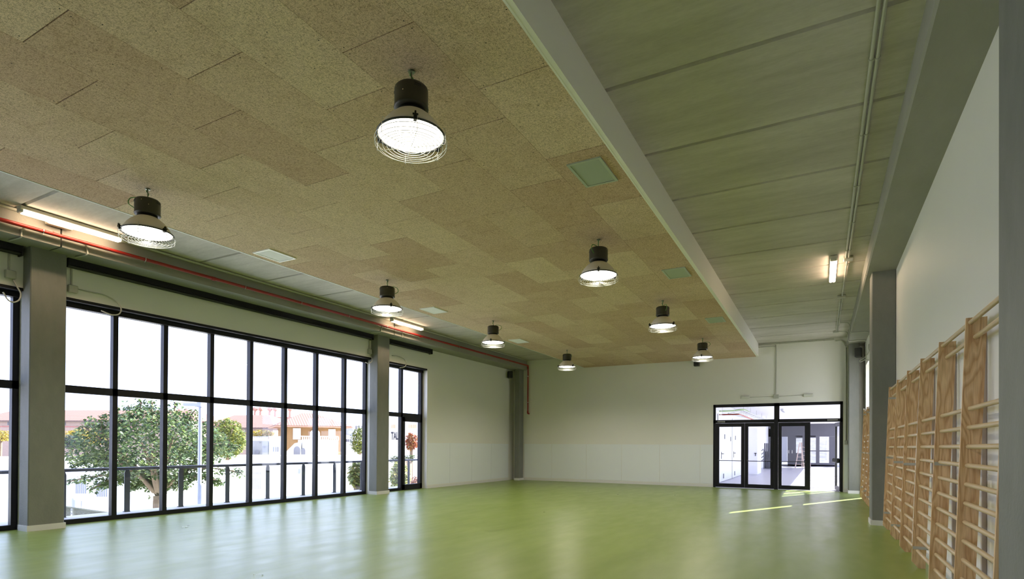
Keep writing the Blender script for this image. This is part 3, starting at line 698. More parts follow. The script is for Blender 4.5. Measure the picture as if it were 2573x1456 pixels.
yy1 = [4.27, 5.34, 6.44, 7.54, 8.64, 9.74, 10.83]
t, fx, wd = bars(yy1, 'long run of wooden wall bars in the right foreground, before the second right pillar')
brackets(t, fx, wd, [(10.83, 2.09), (10.83, 1.15), (10.83, .27), (9.74, 1.10), (9.74, .20), (8.64, 1.10), (7.54, .22), (6.44, 1.16)])
for y in yy1: MB().box(XR-.03, XR-.002, y+.10, y+.14, .1, 2.25).build('backing_batten', mat('batten_grey', (.50, .45, .42), .5), t)
yy2 = [12.6, 13.7, 14.8, 15.9, 17.0]
t, fx, wd = bars(yy2, 'farther run of wooden wall bars, beyond the second right pillar')
brackets(t, fx, wd, [(17.0, 2.15), (17.0, 1.18), (17.0, .3), (15.9, 2.15), (15.9, 1.18), (15.9, .28), (14.8, 1.18), (14.8, .22)])

# scraps on the floor
def scrap(px, py, s_, label):
    c = onz(px, py, 0); rnd = random.Random(px); mb = MB()
    for k in range(9):
        a = Vector((rnd.uniform(-1, 1), rnd.uniform(-1, 1), rnd.uniform(0, .35)))*s_
        b_ = a+Vector((rnd.uniform(-1, 1), rnd.uniform(-1, 1), rnd.uniform(-.1, .35)))*s_*.6; b_.z = max(b_.z, .001); a.z = max(a.z, .001)
        d_ = a+Vector((rnd.uniform(-1, 1), rnd.uniform(-1, 1), rnd.uniform(-.1, .3)))*s_*.6; d_.z = max(d_.z, .001)
        mb.prism([c+a, c+b_, c+d_], (0, 0, .0008))
    solo('plastic_scrap', mb, mat('clear_plastic', (.85, .88, .9), .2), label, 'scrap')
scrap(470, 1326, .045, 'crumpled clear plastic scrap on the green floor before the long window')
scrap(650, 1447, .03, 'small plastic scrap on the green floor at the bottom edge of the photo')
# ================================================================== outside, left
PAVE = mat('pale_paving', (.62, .60, .56), .8, noise=((.8, .8, .8), .3, (.52, .50, .47)))
STUC = mat('white_stucco', (.80, .79, .77), .8)
PINK = mat('pink_brick', (.34, .25, .20), .85, noise=((3, 3, 9), .25, (.29, .20, .16)))
YEL = mat('yellow_stucco', (.27, .155, .06), .85)
GREYC = mat('grey_render', (.22, .22, .22), .85, noise=((1, 1, 1), .25, (.17, .17, .17)))
SHUT = mat('window_recess', (.12, .12, .14), .6)
RAILM = mat('railing_steel', (.06, .065, .085), .4, .3)
GRND = -3.6
struct(MB().box(-150, XW-1.4, -60, 130, GRND-.2, GRND).build('ground', PAVE), 'pale ground outside below the windows')
struct(MB().box(-11.95, XW-.09, Y0-1, 21, -.22, -.012).build('terrace_floor', mat('terrace_slab', (.55, .54, .52), .8)), 'narrow balcony slab outside the windows')
t = thing('balcony_railing', (-11.75, 7, -.01), 'dark steel balcony railing with glass panels outside the left windows', 'railing')
MB().bevbox(-11.785, -11.705, Y0-1, 17, .792, .85, .012).build('handrail', RAILM, t)
py_ = [1.9, 2.96, 4.02, 5.07, 6.13, 7.18, 8.24, 9.3, 10.38, 11.45, 12.5, 13.6, 14.65, 15.7]
for y in py_:
    MB().prism([(-11.73, y-.05, -.012), (-11.73, y+.05, -.012), (-11.73, y+.05, .74), (-11.73, y+.03, .80), (-11.73, y-.03, .80), (-11.73, y-.05, .74)], (-.016, 0, 0)).box(-11.79, -11.72, y-.05, y+.05, -.012, .0).build('post', RAILM, t)
for a, b in zip(py_[:-1], py_[1:]): MB().box(-11.76, -11.752, a+.04, b-.04, .03, .77).build('glass_panel', GLASSD, t)

def leafmat(name, c1, c2, c3):
    m = mat(name, c1, .55); nt = m.node_tree; b = nt.nodes['Principled BSDF']; ge = nt.nodes.new('ShaderNodeNewGeometry')
    r = nt.nodes.new('ShaderNodeValToRGB'); e = r.color_ramp.elements; e[0].color = (*c1, 1); e[1].color = (*c3, 1); x = e.new(.55); x.color = (*c2, 1)
    nt.links.new(ge.outputs['Random Per Island'], r.inputs[0]); nt.links.new(r.outputs[0], b.inputs['Base Color'])
    tr = nt.nodes.new('ShaderNodeBsdfTranslucent'); mx = nt.nodes.new('ShaderNodeMixShader'); mx.inputs[0].default_value = .3
    nt.links.new(r.outputs[0], tr.inputs[0]); o = nt.nodes['Material Output']
    nt.links.new(b.outputs[0], mx.inputs[1]); nt.links.new(tr.outputs[0], mx.inputs[2]); nt.links.new(mx.outputs[0], o.inputs[0]); return m
LG = leafmat('leaf_green', (.018, .036, .016), (.045, .085, .028), (.14, .19, .055))
LY = leafmat('leaf_yellow', (.15, .14, .02), (.28, .21, .03), (.36, .26, .045))
LYG = leafmat('leaf_yellow_green', (.05, .08, .02), (.13, .16, .03), (.22, .22, .04))
LN = leafmat('leaf_autumn', (.10, .14, .035), (.24, .27, .06), (.42, .34, .09))
LB = leafmat('needle_bluegreen', (.03, .05, .05), (.05, .075, .07), (.10, .13, .12))
LR = leafmat('leaf_red', (.16, .03, .02), (.28, .07, .03), (.30, .20, .05))
BARK = mat('bark', (.16, .11, .07), .9, noise=((8, 8, 3), .25, (.10, .07, .05)), bump=((20, 20, 6), .5))
def leaf_at(mb, c, s_, rnd, droop=.6):
    a = rnd.uniform(0, 2*math.pi); d_ = Vector((math.cos(a), math.sin(a), -droop+rnd.uniform(-.5, .5))).normalized()
    sd_ = d_.cross(Vector((rnd.uniform(-.4, .4), rnd.uniform(-.4, .4), 1))).normalized(); up_ = sd_.cross(d_)
    s_ *= rnd.uniform(.7, 1.25)
    mb.add([c, c+d_*s_*.35+sd_*s_*.33+up_*s_*.05, c+d_*s_, c+d_*s_*.35-sd_*s_*.33+up_*s_*.05], [(0, 1, 2), (0, 2, 3)])
def tree(name, c, rx, rz, trunk_top, gz, leaf, n, m, label, cat='tree', shoots=0, seed=1, branches=9, tr=.16, spikes=()):
    rnd = random.Random(seed); c = Vector(c); base = Vector((c.x, c.y, gz)) if not isinstance(trunk_top, tuple) else Vector((trunk_top[1], trunk_top[2], gz))
    tt = trunk_top[0] if isinstance(trunk_top, tuple) else trunk_top
    t = thing(name, base, label, cat)
    top = Vector((base.x, base.y, tt)); mb = MB().tube([base, base+(top-base)*.5+Vector((.05, -.04, 0)), top], [tr*1.15, tr, tr, tr*.95], 10, 4)
    mb.build('trunk', BARK, t)
    lf = MB(); br = MB()
    tips = []
    for k in range(branches):
        a = 2*math.pi*k/branches+rnd.uniform(-.3, .3); e = rnd.uniform(-.35, .75)
        tip = c+Vector((math.cos(a)*rx*rnd.uniform(.6, .92), math.sin(a)*rx*rnd.uniform(.6, .92), rz*e))
        mid = top.lerp(tip, .45)+Vector((0, 0, rz*.12)); br.tube([top, mid, tip], [tr*.55, tr*.4, tr*.25, tr*.1], 6, 4); tips.append((top, mid, tip))
    for k in range(shoots):
        a = rnd.uniform(0, 2*math.pi); q = rnd.uniform(.0, .7); b0 = c+Vector((math.cos(a)*rx*q, math.sin(a)*rx*q, rz*.55*(1-q*.5))); hh = rnd.uniform(.3, .75)
        tp = b0+Vector((rnd.uniform(-.15, .15), rnd.uniform(-.15, .15), hh+rz*.15)); br.tube([b0, tp], [.02, .006], 5, 1)
        for j in range(26): lf_p = b0.lerp(tp, rnd.random())+Vector((rnd.uniform(-.09, .09), rnd.uniform(-.09, .09), 0)); leaf_at(lf, lf_p, leaf, rnd, .35)
    for b0, tp, cnt in spikes:
        br.tube([b0, (b0+tp)/2+Vector((0, 0, .12)), tp], [.05, .03, .01], 5, 4)
        for j in range(cnt):
            u = rnd.random(); lf_p = b0.lerp(tp, u)+Vector((0, 0, .12*4*u*(1-u)))+Vector((rnd.gauss(0, .16), rnd.gauss(0, .16), rnd.gauss(-.05, .14)))*(1.25-u*.8); leaf_at(lf, lf_p, leaf, rnd, .7)
    for i in range(n):
        while True:
            p = Vector((rnd.uniform(-1, 1), rnd.uniform(-1, 1), rnd.uniform(-1, 1)))
            if p.length <= 1: break
        rad = p.length
        if rnd.random() > .35+.65*rad: p = p.normalized()*rnd.uniform(.75, 1.0)
        w_ = 1+.14*math.sin(3.1*math.atan2(p.y, p.x)+seed)+.10*math.sin(7*math.atan2(p.y, p.x)+p.z*5)
        q = Vector((p.x*rx*w_, p.y*rx*w_, p.z*rz*(1 if p.z > 0 else .8)*(1+.12*math.sin(p.x*9+seed)*math.cos(p.y*8))))
        leaf_at(lf, c+q, leaf, rnd)
    if len(br.v): br.build('branches', BARK, t)
    lf.build('foliage', m, t, fix=False); return t
# the broad tree before the long window
D = 22.0
cc = deep(385, 1124, D); tb = deep(397, 1250, D); sp_ = []
for (x0, y0), (x1, y1), n_ in (((330, 1170), (168, 1150), 330), ((340, 1195), (166, 1212), 240), ((300, 1140), (185, 1168), 260), ((340, 1190), (225, 1232), 220), ((450, 1180), (612, 1190), 260), ((300, 1100), (225, 1065), 170), ((470, 1130), (600, 1120), 260), ((460, 1200), (560, 1214), 200), ((395, 1212), (325, 1226), 520), ((395, 1212), (470, 1222), 520), ((395, 1215), (380, 1185), 620), ((340, 1196), (265, 1218), 420), ((450, 1196), (540, 1206), 420),
        ((352, 1060), (354, 1006), 90), ((380, 1060), (383, 1010), 80), ((330, 1065), (322, 1018), 80), ((438, 1060), (440, 1010), 80), ((300, 1075), (293, 1020), 80), ((470, 1075), (490, 1032), 70), ((405, 1060), (410, 1024), 70)):
    sp_.append((deep(x0, y0, D), deep(x1, y1, D+(.6 if n_ > 150 else 0)), n_))
tree('broad_tree', cc, 2.6, 1.55, (tb.z+.05, tb.x, tb.y), GRND, .155, 9500, LG, 'broad green tree with drooping branches right outside the long window', shoots=10, seed=3, branches=12, tr=.17, spikes=sp_)
def tr_px(name, px, py, D, rxp, rzp, m, label, n=900, leaf=.16, seed=1, trunk=.3, br=5, cat='tree'):
    c = deep(px, py, D); k = D/FPX
    return tree(name, c, rxp*k, rzp*k, c.z-rzp*k*.7, GRND, leaf, n, m, label, cat, seed=seed, branches=br, tr=.10)
tr_px('yellow_tree', 215, 1100, 44, 55, 24, LY, 'autumn yellow tree far behind the broad tree, below the long tiled roof', 1600, .22, 5)
tr_px('conifer', 182, 1112, 41, 24, 20, LB, 'blue-green conifer seen just right of the nearest left pillar', 1500, .13, 6)
tr_px('yellow_green_tree', 572, 1106, 33, 44, 56, LYG, 'sunlit yellow-green tree right of the broad tree', 3600, .17, 8)
tr_px('yellow_shrub', 655, 1090, 50, 34, 10, LY, 'low yellow tree behind the grey balustraded wall', 500, .2, 9, cat='shrub')
tr_px('green_tree', 905, 1110, 46, 22, 38, LYG, 'pale green tree right of the yellow house', 2600, .16, 10)
tr_px('young_maple', 897, 1196, 17.5, 22, 36, LN, 'small green-yellow tree low behind the railing at the end of the long window', 800, .13, 11)
tr_px('young_maple', 1003, 1198, 20, 24, 42, LN, 'small tree with yellowing leaves low behind the narrow window', 900, .13, 12)
tr_px('red_maple', 1044, 1214, 23, 12, 18, LR, 'small red-leaved shrub at the foot of the narrow window', 170, .12, 13, cat='shrub')
tr_px('red_tree', 1034, 1112, 32, 17, 26, LR, 'reddish tree outside the right pane of the narrow window', 800, .15, 14)
tr_px('yellow_tree', 2, 1096, 44, 26, 16, LY, 'yellow tree at the left edge of the photo outside the cropped window', 500, .2, 15)

# street lamp
p = deep(503, 1020, 15.5); t = thing('street_lamp', (p.x, p.y, GRND), 'grey street lamp with a flat head beside the broad tree', 'street lamp')
SLM = mat('street_lamp_grey', (.34, .35, .40), .4, .3)
MB().cyl((p.x, p.y, GRND), (p.x, p.y, p.z-.02), .065, .045, 14).build('pole', SLM, t)
h1 = deep(464, 1017, 15.5); h0 = deep(509, 1018, 15.5)
MB().bar(h0, h1, .16, .075).bar(h0, h0.lerp(h1, .25), .12, .13).build('lamp_head', SLM, t)
MB().bar(h0.lerp(h1, .35)-Vector((0, 0, .045)), h0.lerp(h1, .95)-Vector((0, 0, .045)), .12, .02).build('lamp_glass', mat('lamp_glass', (.7, .7, .68), .2), t)

ROOF = tile_mat('roof_tiles_red', (.27, .115, .075), (.12, .05, .04), 1.0)
def build_uv(mb, name, m, parent, scale):
    o = mb.build(name, m, parent, fix=False); me = o.data; uv = me.uv_layers.new(name='uv')
    for p_ in me.polygons:
        vs_ = [me.vertices[i].co for i in p_.vertices]
        n_ = p_.normal; h = Vector((0, 0, 1)).cross(n_); h = h.normalized() if h.length > .01 else Vector((1, 0, 0))
        for li in p_.loop_indices:
            co = me.vertices[me.loops[li].vertex_index].co; uv.data[li].uv = (co.dot(h)*scale, co.z*scale)
    return o
# long tiled building: wall segments from point A to B (plan), with eaves, ridge
def long_house(pA, pB, depth, zt, zr_, over, label, wallm, cat='building', name='long_building', slots=0):
    a, b = Vector((pA.x, pA.y, GRND)), Vector((pB.x, pB.y, GRND)); d_ = (b-a).normalized(); nrm = Vector((-d_.y, d_.x, 0))
    if nrm.dot(Vector((0, 0, 0))-a) > 0: nrm = -nrm
    t = thing(name, a.lerp(b, .5), label, cat)
    MB().prism([a, b, b+nrm*depth, a+nrm*depth], (0, 0, zt-GRND)).build('wall', wallm, t)
    up_ = Vector((0, 0, 1)); e0 = a-d_*over-nrm*over+up_*(zt-GRND-.05); e1 = b+d_*over-nrm*over+up_*(zt-GRND-.05)
    r0 = a+nrm*depth/2+up_*(zr_-GRND)+d_*0; r1 = b+nrm*depth/2+up_*(zr_-GRND)-d_*depth*.35
    k0 = a-d_*over+nrm*(depth+over)+up_*(zt-GRND-.05); k1 = b+d_*over+nrm*(depth+over)+up_*(zt-GRND-.05)
    mb = MB(); th = Vector((0, 0, -.12))
    mb.add([e0, e1, r1, r0], [(0, 1, 2, 3)]); mb.add([k0, k1, r1, r0], [(0, 1, 2, 3)]); mb.add([e1, k1, r1], [(0, 1, 2)]); mb.add([e0, k0, r0], [(0, 1, 2)])
    build_uv(mb, 'roof', ROOF, t, 1.0)
    MB().prism([e0+th, e1+th, e1, e0], nrm*.15).build('gutter', mat('gutter_dark', (.10, .06, .05), .6), t)
    MB().prism([a-nrm*.06+up_*(zt-GRND-.75), b-nrm*.06+up_*(zt-GRND-.75), b+up_*(zt-GRND-.75), a+up_*(zt-GRND-.75)], (0, 0, .10)).build('cornice', mat('cornice_red', (.34, .13, .11), .8), t)
    if slots:
        L_ = (b-a).length; k = 1.5
        while k < L_-1: 
            q = a+d_*k-nrm*.03; MB().prism([q+up_*(zt-GRND-.55), q+d_*.14+up_*(zt-GRND-.55), q+d_*.14+nrm*.05+up_*(zt-GRND-.55), q+nrm*.05+up_*(zt-GRND-.55)], (0, 0, .35)).build('vent_slot', SHUT, t); k += slots
    return t
A = deep(-60, 1056, 62); B = deep(484, 1064, 60)
long_house(A, B, 9, A.z, A.z+1.35, .4, 'long pink brick building with a red tiled roof behind the broad tree', PINK, slots=2.2)
A = deep(520, 1070, 58); B = deep(686, 1074, 57)
long_house(A, B, 9, B.z, B.z+1.45, .4, 'pink building with a weathered tiled roof left of the yellow house', PINK, slots=2.6)
# building with chimneys behind
for (x0, x1, yt, lab, chs) in ((636, 735, 1048, 'pale red building with round chimney caps behind the tiled roofs', (641, 655, 678, 692, 729)), (330, 480, 1052, 'reddish building glimpsed through the crown of the broad tree', (452, 470))):
    a, b = deep(x0, yt, 75), deep(x1, yt, 75); t = thing('chimney_building', (a.x, a.y, GRND), lab, 'building'); d_ = (b-a); d_.z = 0; n_ = Vector((-d_.y, d_.x, 0)).normalized()
    if n_.dot(-a) > 0: n_ = -n_
    TC = mat('terracotta', (.40, .24, .18), .8)
    A0 = Vector((a.x, a.y, GRND)); MB().prism([A0, A0+d_, A0+d_+n_*8, A0+n_*8], (0, 0, a.z-GRND)).build('wall', TC, t)
    for cx in chs:
        q = deep(cx, yt, 76); MB().cyl(q-Vector((0, 0, .2)), q+Vector((0, 0, .75)), .22, .16, 8).lathe(q, [(0, 1.35), (.25, 1.25), (.36, 1.0), (.25, .80), (0, .75)], 10).build('chimney', TC, t)
# yellow house with hipped roof
a, b = deep(716, 1070, 45), deep(858, 1072, 47); z1 = a.z; d_ = (b-a); d_.z = 0; u_ = d_.normalized(); n_ = Vector((-u_.y, u_.x, 0)); n_ = -n_ if n_.dot(-a) > 0 else n_
A0 = Vector((a.x, a.y, GRND)); t = thing('yellow_house', A0+d_*.5, 'yellow house with a hipped red tiled roof seen through the middle panes', 'building')
dep = 5.5; MB().prism([A0, A0+d_, A0+d_+n_*dep, A0+n_*dep], (0, 0, z1-GRND)).build('wall', YEL, t)
o_ = .75; E = [A0-u_*o_-n_*o_, A0+d_+u_*o_-n_*o_, A0+d_+u_*o_+n_*(dep+o_), A0-u_*o_+n_*(dep+o_)]; E = [e+Vector((0, 0, z1-GRND)) for e in E]
zr2 = deep(770, 1037, 47).z; R0 = A0+d_*.36+n_*dep/2; R1 = A0+d_*.60+n_*dep/2; R0.z = R1.z = zr2
mb = MB(); mb.add([E[0], E[1], R1, R0], [(0, 1, 2, 3)]); mb.add([E[1], E[2], R1], [(0, 1, 2)]); mb.add([E[2], E[3], R0, R1], [(0, 1, 2, 3)]); mb.add([E[3], E[0], R0], [(0, 1, 2)])
build_uv(mb, 'roof', ROOF, t, 1.6)
MB().prism([e-Vector((0, 0, .02)) for e in E], (0, 0, -.10)).build('eaves', mat('eaves_wood', (.40, .22, .14), .8), t)
def facepatch(t, nm, m, x0, x1, y0, y1, D, arch=False, th=.06):
    P0 = deep(x0, y1, D); P1 = deep(x1, y1, D); q = P1-P0; q.z = 0
    f = (A0.x-P0.x)*n_.x+(A0.y-P0.y)*n_.y; P0 = P0+n_*(f-.05)
    hh = (y1-y0)/FPX*D; poly = [P0, P0+q]
    if arch:
        for k in range(9): an = math.pi*k/8; poly.append(P0+q*(.5+.5*math.cos(an))+Vector((0, 0, hh*.6+hh*.4*math.sin(an))))
    else: poly += [P0+q+Vector((0, 0, hh)), P0+Vector((0, 0, hh))]
    MB().prism(poly, n_*th).build(nm, m, t)
SHW = mat('shutter_white', (.85, .86, .88), .6)
facepatch(t, 'window', SHW, 735, 754, 1077, 1105, 45.5); facepatch(t, 'window', SHW, 779, 804, 1080, 1105, 45.8, True); facepatch(t, 'window', SHW, 826, 844, 1079, 1103, 46.3)
# terrace with arches in front of the yellow house
STW = mat('terrace_wall', (.74, .72, .70), .8)
a, b = deep(760, 1106, 41), deep(850, 1108, 42); d2 = b-a; d2.z = 0; A1 = Vector((a.x, a.y, GRND)); t = thing('arched_terrace', A1+d2*.5, 'white arched terrace with a balustrade in front of the yellow house', 'terrace')
MB().prism([A1, A1+d2, A1+d2+n_*2.5, A1+n_*2.5], (0, 0, a.z-GRND)).build('wall', STW, t)
mb = MB()
for k in range(19): q = A1+d2*(k/18.)+Vector((0, 0, a.z-GRND)); mb.cyl(q, q+Vector((0, 0, .22)), .05, .03, 6)
mb.build('balusters', STW, t)
MB().prism([A1-u_*.1-n_*.1+Vector((0, 0, a.z-GRND+.22)), A1+d2-n_*.1+Vector((0, 0, a.z-GRND+.22)), A1+d2+n_*.15+Vector((0, 0, a.z-GRND+.22)), A1-u_*.1+n_*.15+Vector((0, 0, a.z-GRND+.22))], (0, 0, .07)).build('coping', mat('coping', (.45, .42, .40), .8), t)
for x0, x1, y0, y1, m_ in ((738, 754, 1122, 1143, SHUT), (757, 767, 1126, 1143, SHUT), (800, 833, 1127, 1146, STW)):
    P0, P1 = deep(x0, y1, 40.8), deep(x1, y1, 40.8); hh = (y1-y0)/FPX*41; poly = [P0, P1]+[P0.lerp(P1, .5+.5*math.cos(math.pi*k/8))+Vector((0, 0, hh*.55+hh*.45*math.sin(math.pi*k/8))) for k in range(9)]
    MB().prism(poly, n_*.1).build('arch', m_ if m_ is SHUT else mat('arch_pale', (.60, .59, .58), .8), t)
st = [deep(720, 1140, 41), deep(745, 1115, 41), deep(757, 1112, 41), deep(757, 1146, 41), deep(720, 1146, 41)]
MB().prism(st, n_*1.2).build('stair', STW, t)
# grey balustraded wall
for x0, x1, yt, lab, m_ in ((628, 674, 1098, 'grey rendered wall with a balustrade left of the yellow house', GREYC), (676, 716, 1098, 'bluish white wall with small windows beside the yellow house', mat('pale_blue_render', (.58, .62, .70), .8))):
    a, b = deep(x0, yt+10, 40), deep(x1, yt+10, 40); d3 = b-a; d3.z = 0; A1 = Vector((a.x, a.y, GRND)); t = thing('garden_wall', A1+d3*.5, lab, 'wall')
    MB().prism([A1, A1+d3, A1+d3+n_*1, A1+n_*1], (0, 0, a.z-GRND)).build('wall', m_, t)
    mb = MB()
    for k in range(13): q = A1+d3*((k+.5)/13.)+Vector((0, 0, a.z-GRND)); mb.cyl(q, q+Vector((0, 0, .25)), .05, .03, 6)
    mb.build('balusters', STW, t)
    MB().prism([A1+Vector((0, 0, a.z-GRND+.25)), A1+d3+Vector((0, 0, a.z-GRND+.25)), A1+d3+n_*.2+Vector((0, 0, a.z-GRND+.25)), A1+n_*.2+Vector((0, 0, a.z-GRND+.25))], (0, 0, .06)).build('coping', m_, t)
    if x0 < 650:
        for cx, cy, r_ in ((646, 1137, .13), (663, 1124, .05), (653, 1113, .04)): q = deep(cx, cy, 39.9); MB().cyl(q-n_*.02, q+n_*.1, r_, n=14).build('round_vent', SHUT, t)
    else:
        for cx in (686, 692, 697): q = deep(cx, 1136, 39.95); MB().prism([q, q+u_*.07, q+u_*.07+Vector((0, 0, .35)), q+Vector((0, 0, .35))], n_*.05).build('window', SHUT, t)
# low white buildings right below the terrace, with barred windows
def white_block(pa, pb, dep, zt, label, wins, bars_n=6):
    A1 = Vector((pa.x, pa.y, GRND)); B1 = Vector((pb.x, pb.y, GRND)); d3 = B1-A1; u3 = d3.normalized(); n3 = Vector((-u3.y, u3.x, 0)); n3 = -n3 if n3.dot(-A1) > 0 else n3
    t = thing('white_building', A1+d3*.5, label, 'building')
    MB().prism([A1, B1, B1+n3*dep, A1+n3*dep], (0, 0, zt-GRND)).build('wall', STUC, t)
    MB().prism([A1-n3*.12, B1-n3*.12, B1+n3*dep, A1+n3*dep], (0, 0, .08)).build('parapet', STUC, t).location.z = zt-GRND
    for x0, x1, y0, y1 in wins:
        c0 = ray(x0, y1); c1 = ray(x1, y1)
        def hit(r_): k = (A1-EYE).dot(n3)/r_.dot(n3); return EYE+r_*k
        P0, P1 = hit(c0), hit(c1); T0 = hit(ray(x0, y0)); w_ = MB()
        for k in range(bars_n): s0 = P0.lerp(P1, (k+.15)/bars_n); s1 = P0.lerp(P1, (k+.6)/bars_n); hh = T0.z-P0.z; w_.prism([s0-n3*.02, s1-n3*.02, s1-n3*.02+Vector((0, 0, hh)), s0-n3*.02+Vector((0, 0, hh))], n3*.04)
        w_.build('barred_window', mat('barred_window', (.22, .23, .30), .6), t)
    return t
white_block(deep(-120, 1180, 33), deep(332, 1180, 25), 5, deep(330, 1168, 25).z, 'low white building with barred windows behind the broad tree trunk', ((190, 218, 1208, 1241), (243, 271, 1212, 1249)))
white_block(deep(420, 1152, 34), deep(1100, 1150, 38), 4, deep(700, 1150, 35).z, 'long low white building below the yellow house', ((500, 520, 1195, 1202), (632, 656, 1187, 1193), (632, 656, 1202, 1230), (748, 757, 1179, 1192), (632, 656, 1254, 1262), (538, 556, 1204, 1212)))
# right hand buildings
MGR = mat('blue_grey_roof', (.36, .38, .46), .5)
a, b = deep(866, 1092, 55), deep(888, 1096, 55); t = thing('modern_house', (a.x, a.y, GRND), 'white house with a curved blue-grey roof right of the yellow house', 'building')
A1 = Vector((a.x, a.y, GRND)); d3 = b-a; d3.z = 0
MB().prism([A1, A1+d3, A1+d3+n_*5, A1+n_*5], (0, 0, a.z-GRND)).build('wall', STW, t)
MB().prism([A1+Vector((0, 0, a.z-GRND)), A1+d3*1.15+Vector((0, 0, a.z-GRND-.2)), A1+d3*1.15+Vector((0, 0, a.z-GRND+.35)), A1+d3*.7+Vector((0, 0, a.z-GRND+.65)), A1+Vector((0, 0, a.z-GRND+.75))], n_*5).build('roof', MGR, t)
for k in range(3): q = deep(869+5*k, 1111, 54.9); MB().prism([q, q+u_*.12, q+u_*.12+Vector((0, 0, .25)), q+Vector((0, 0, .25))], n_*.05).build('window', SHUT, t)
a, b = deep(885, 1065, 70), deep(960, 1060, 70); t = thing('apartment_block', (a.x, a.y, GRND), 'white flat-roofed block behind the pale green tree', 'building'); A1 = Vector((a.x, a.y, GRND)); d3 = b-a; d3.z = 0
MB().prism([A1, A1+d3, A1+d3+n_*6, A1+n_*6], (0, 0, a.z-GRND)).build('wall', STUC, t)
for x in (893, 900, 908): q = deep(x, 1080, 69.9); MB().prism([q, q+u_*.2, q+u_*.2+Vector((0, 0, .45)), q+Vector((0, 0, .45))], n_*.05).build('window', SHUT, t)
a, b = deep(970, 1043, 52), deep(1080, 1036, 52); t = thing('shop_building', (a.x, a.y, GRND), 'white building with large dark letters TAL seen through the narrow window', 'building'); A1 = Vector((a.x, a.y, GRND)); d3 = b-a; d3.z = 0; u3 = d3.normalized(); n3 = Vector((-u3.y, u3.x, 0)); n3 = -n3 if n3.dot(-A1) > 0 else n3
MB().prism([A1, A1+d3, A1+d3+n3*8, A1+n3*8], (0, 0, a.z-GRND)).build('wall', STUC, t)
cu = bpy.data.curves.new('lettering', 'FONT'); cu.body = 'TAL'; cu.size = .95; cu.extrude = .02; cu.space_character = 1.0; cu.offset = .035
fo = bpy.data.objects.new('tmp', cu); COL.objects.link(fo); dg = bpy.context.evaluated_depsgraph_get(); me = bpy.data.meshes.new_from_object(fo.evaluated_get(dg)); bpy.data.objects.remove(fo)
q = deep(982.5, 1105, 51.8); lo = bpy.data.objects.new('lettering', me); COL.objects.link(lo); lo.parent = t; me.materials.clear(); me.materials.append(mat('letter_dark', (.008, .008, .02), .5))
lo.rotation_euler = (math.radians(90), 0, math.atan2(u3.y, u3.x)); lo.scale = (.40, 1, 1); lo.location = q-Vector(t.location)
OR = mat('sign_orange', (.75, .22, .10), .6)
mb = MB()
for k, x in enumerate((984, 988, 991, 1027, 1031, 1034, 1038, 1041, 1044)): q = deep(x, 1077, 51.8); mb.prism([q, q+u3*.07, q+u3*.07+Vector((0, 0, .35)), q+Vector((0, 0, .35))], n3*.03)
mb.build('sign_strokes', OR, t)
# hedge
a, b = deep(985, 1152, 30), deep(1046, 1150, 30); t = thing('hedge', (a.x, a.y, GRND), 'dark trimmed hedge outside the narrow window', 'hedge'); rnd = random.Random(4); lf = MB()
for k in range(1500): q = a.lerp(b, rnd.random())+Vector((0, 0, rnd.uniform(-.25, .12)))+n_*rnd.uniform(0, .5); leaf_at(lf, q, .09, rnd, 0)
lf.build('foliage', LG, t, fix=False); c_ = a.lerp(b, .5); MB().box(c_.x-.3, c_.x+.3, c_.y-.3, c_.y+.3, GRND, c_.z-.1).build('stem_mass', BARK, t)
# white pipe frame (goal post) and chain link fence in the yard
WP = mat('white_pipe', (.62, .60, .66), .4)
g0 = deep(184, 1252, 13); g1 = deep(206, 1255, 13.4); t = thing('pipe_frame', (g0.x, g0.y, GRND), 'white pipe frame standing low behind the railing, right of the nearest left pillar', 'frame')
mb = MB().cyl((g0.x, g0.y, GRND), g0, .045, n=10).cyl((g1.x, g1.y, GRND), g1, .03, n=10)
for z in (-.03, -.27): mb.cyl(g0+Vector((0, 0, z)), g1+Vector((0, 0, z)), .02, n=8)
q = deep(120, 1246, 13.5); mb.cyl(g0+Vector((0, 0, -.05)), q, .022, n=8); mb.cyl((q.x, q.y, GRND), q, .03, n=8); mb.build('frame', WP, t)
CL = mat('chain_link', (.22, .21, .15), .5, .6); mb = MB()
a, b = deep(90, 1264, 12.2), deep(282, 1291, 12.2); t = thing('chain_link_fence', (a.x, a.y, GRND), 'low chain-link fence in the yard, at the bottom of the first pane', 'fence')
Lf = (b-a).length; uf = (b-a)/Lf; st_ = .075; hh = 1.0; k = -hh
while k < Lf:
    for sg in (1, -1):
        t0 = max(0, -k) if sg == 1 else max(0, k+hh-Lf); t1 = min(hh, Lf-k) if sg == 1 else min(hh, k+hh)
        if t1 > t0: f = (lambda s: a+uf*(k+s)+Vector((0, 0, -s))) if sg == 1 else (lambda s: a+uf*(k+hh-s)+Vector((0, 0, -s))); mb.cyl(f(t0), f(t1), .004, n=4, caps=False)
    k += st_
mb.build('mesh', CL, t)
MB().cyl(a, b, .018, n=8).build('top_rail', CL, t); mb = MB()
for s_ in (0, .5, 1): q = a.lerp(b, s_); mb.cyl((q.x, q.y, GRND), q, .03, n=8)
mb.build('posts', CL, t)
BNK = mat('dry_bank', (.20, .19, .14), .95, noise=((4, 4, 4), .3, (.12, .12, .08)))
q0, q1 = deep(60, 1262, 13.0), deep(290, 1294, 13.0)
struct(MB().prism([q0, q1, (q1.x, q1.y, GRND), (q0.x, q0.y, GRND)], Vector((-.3, -.1, 0))).build('retaining_wall', BNK), 'dark low retaining wall behind the chain-link fence')

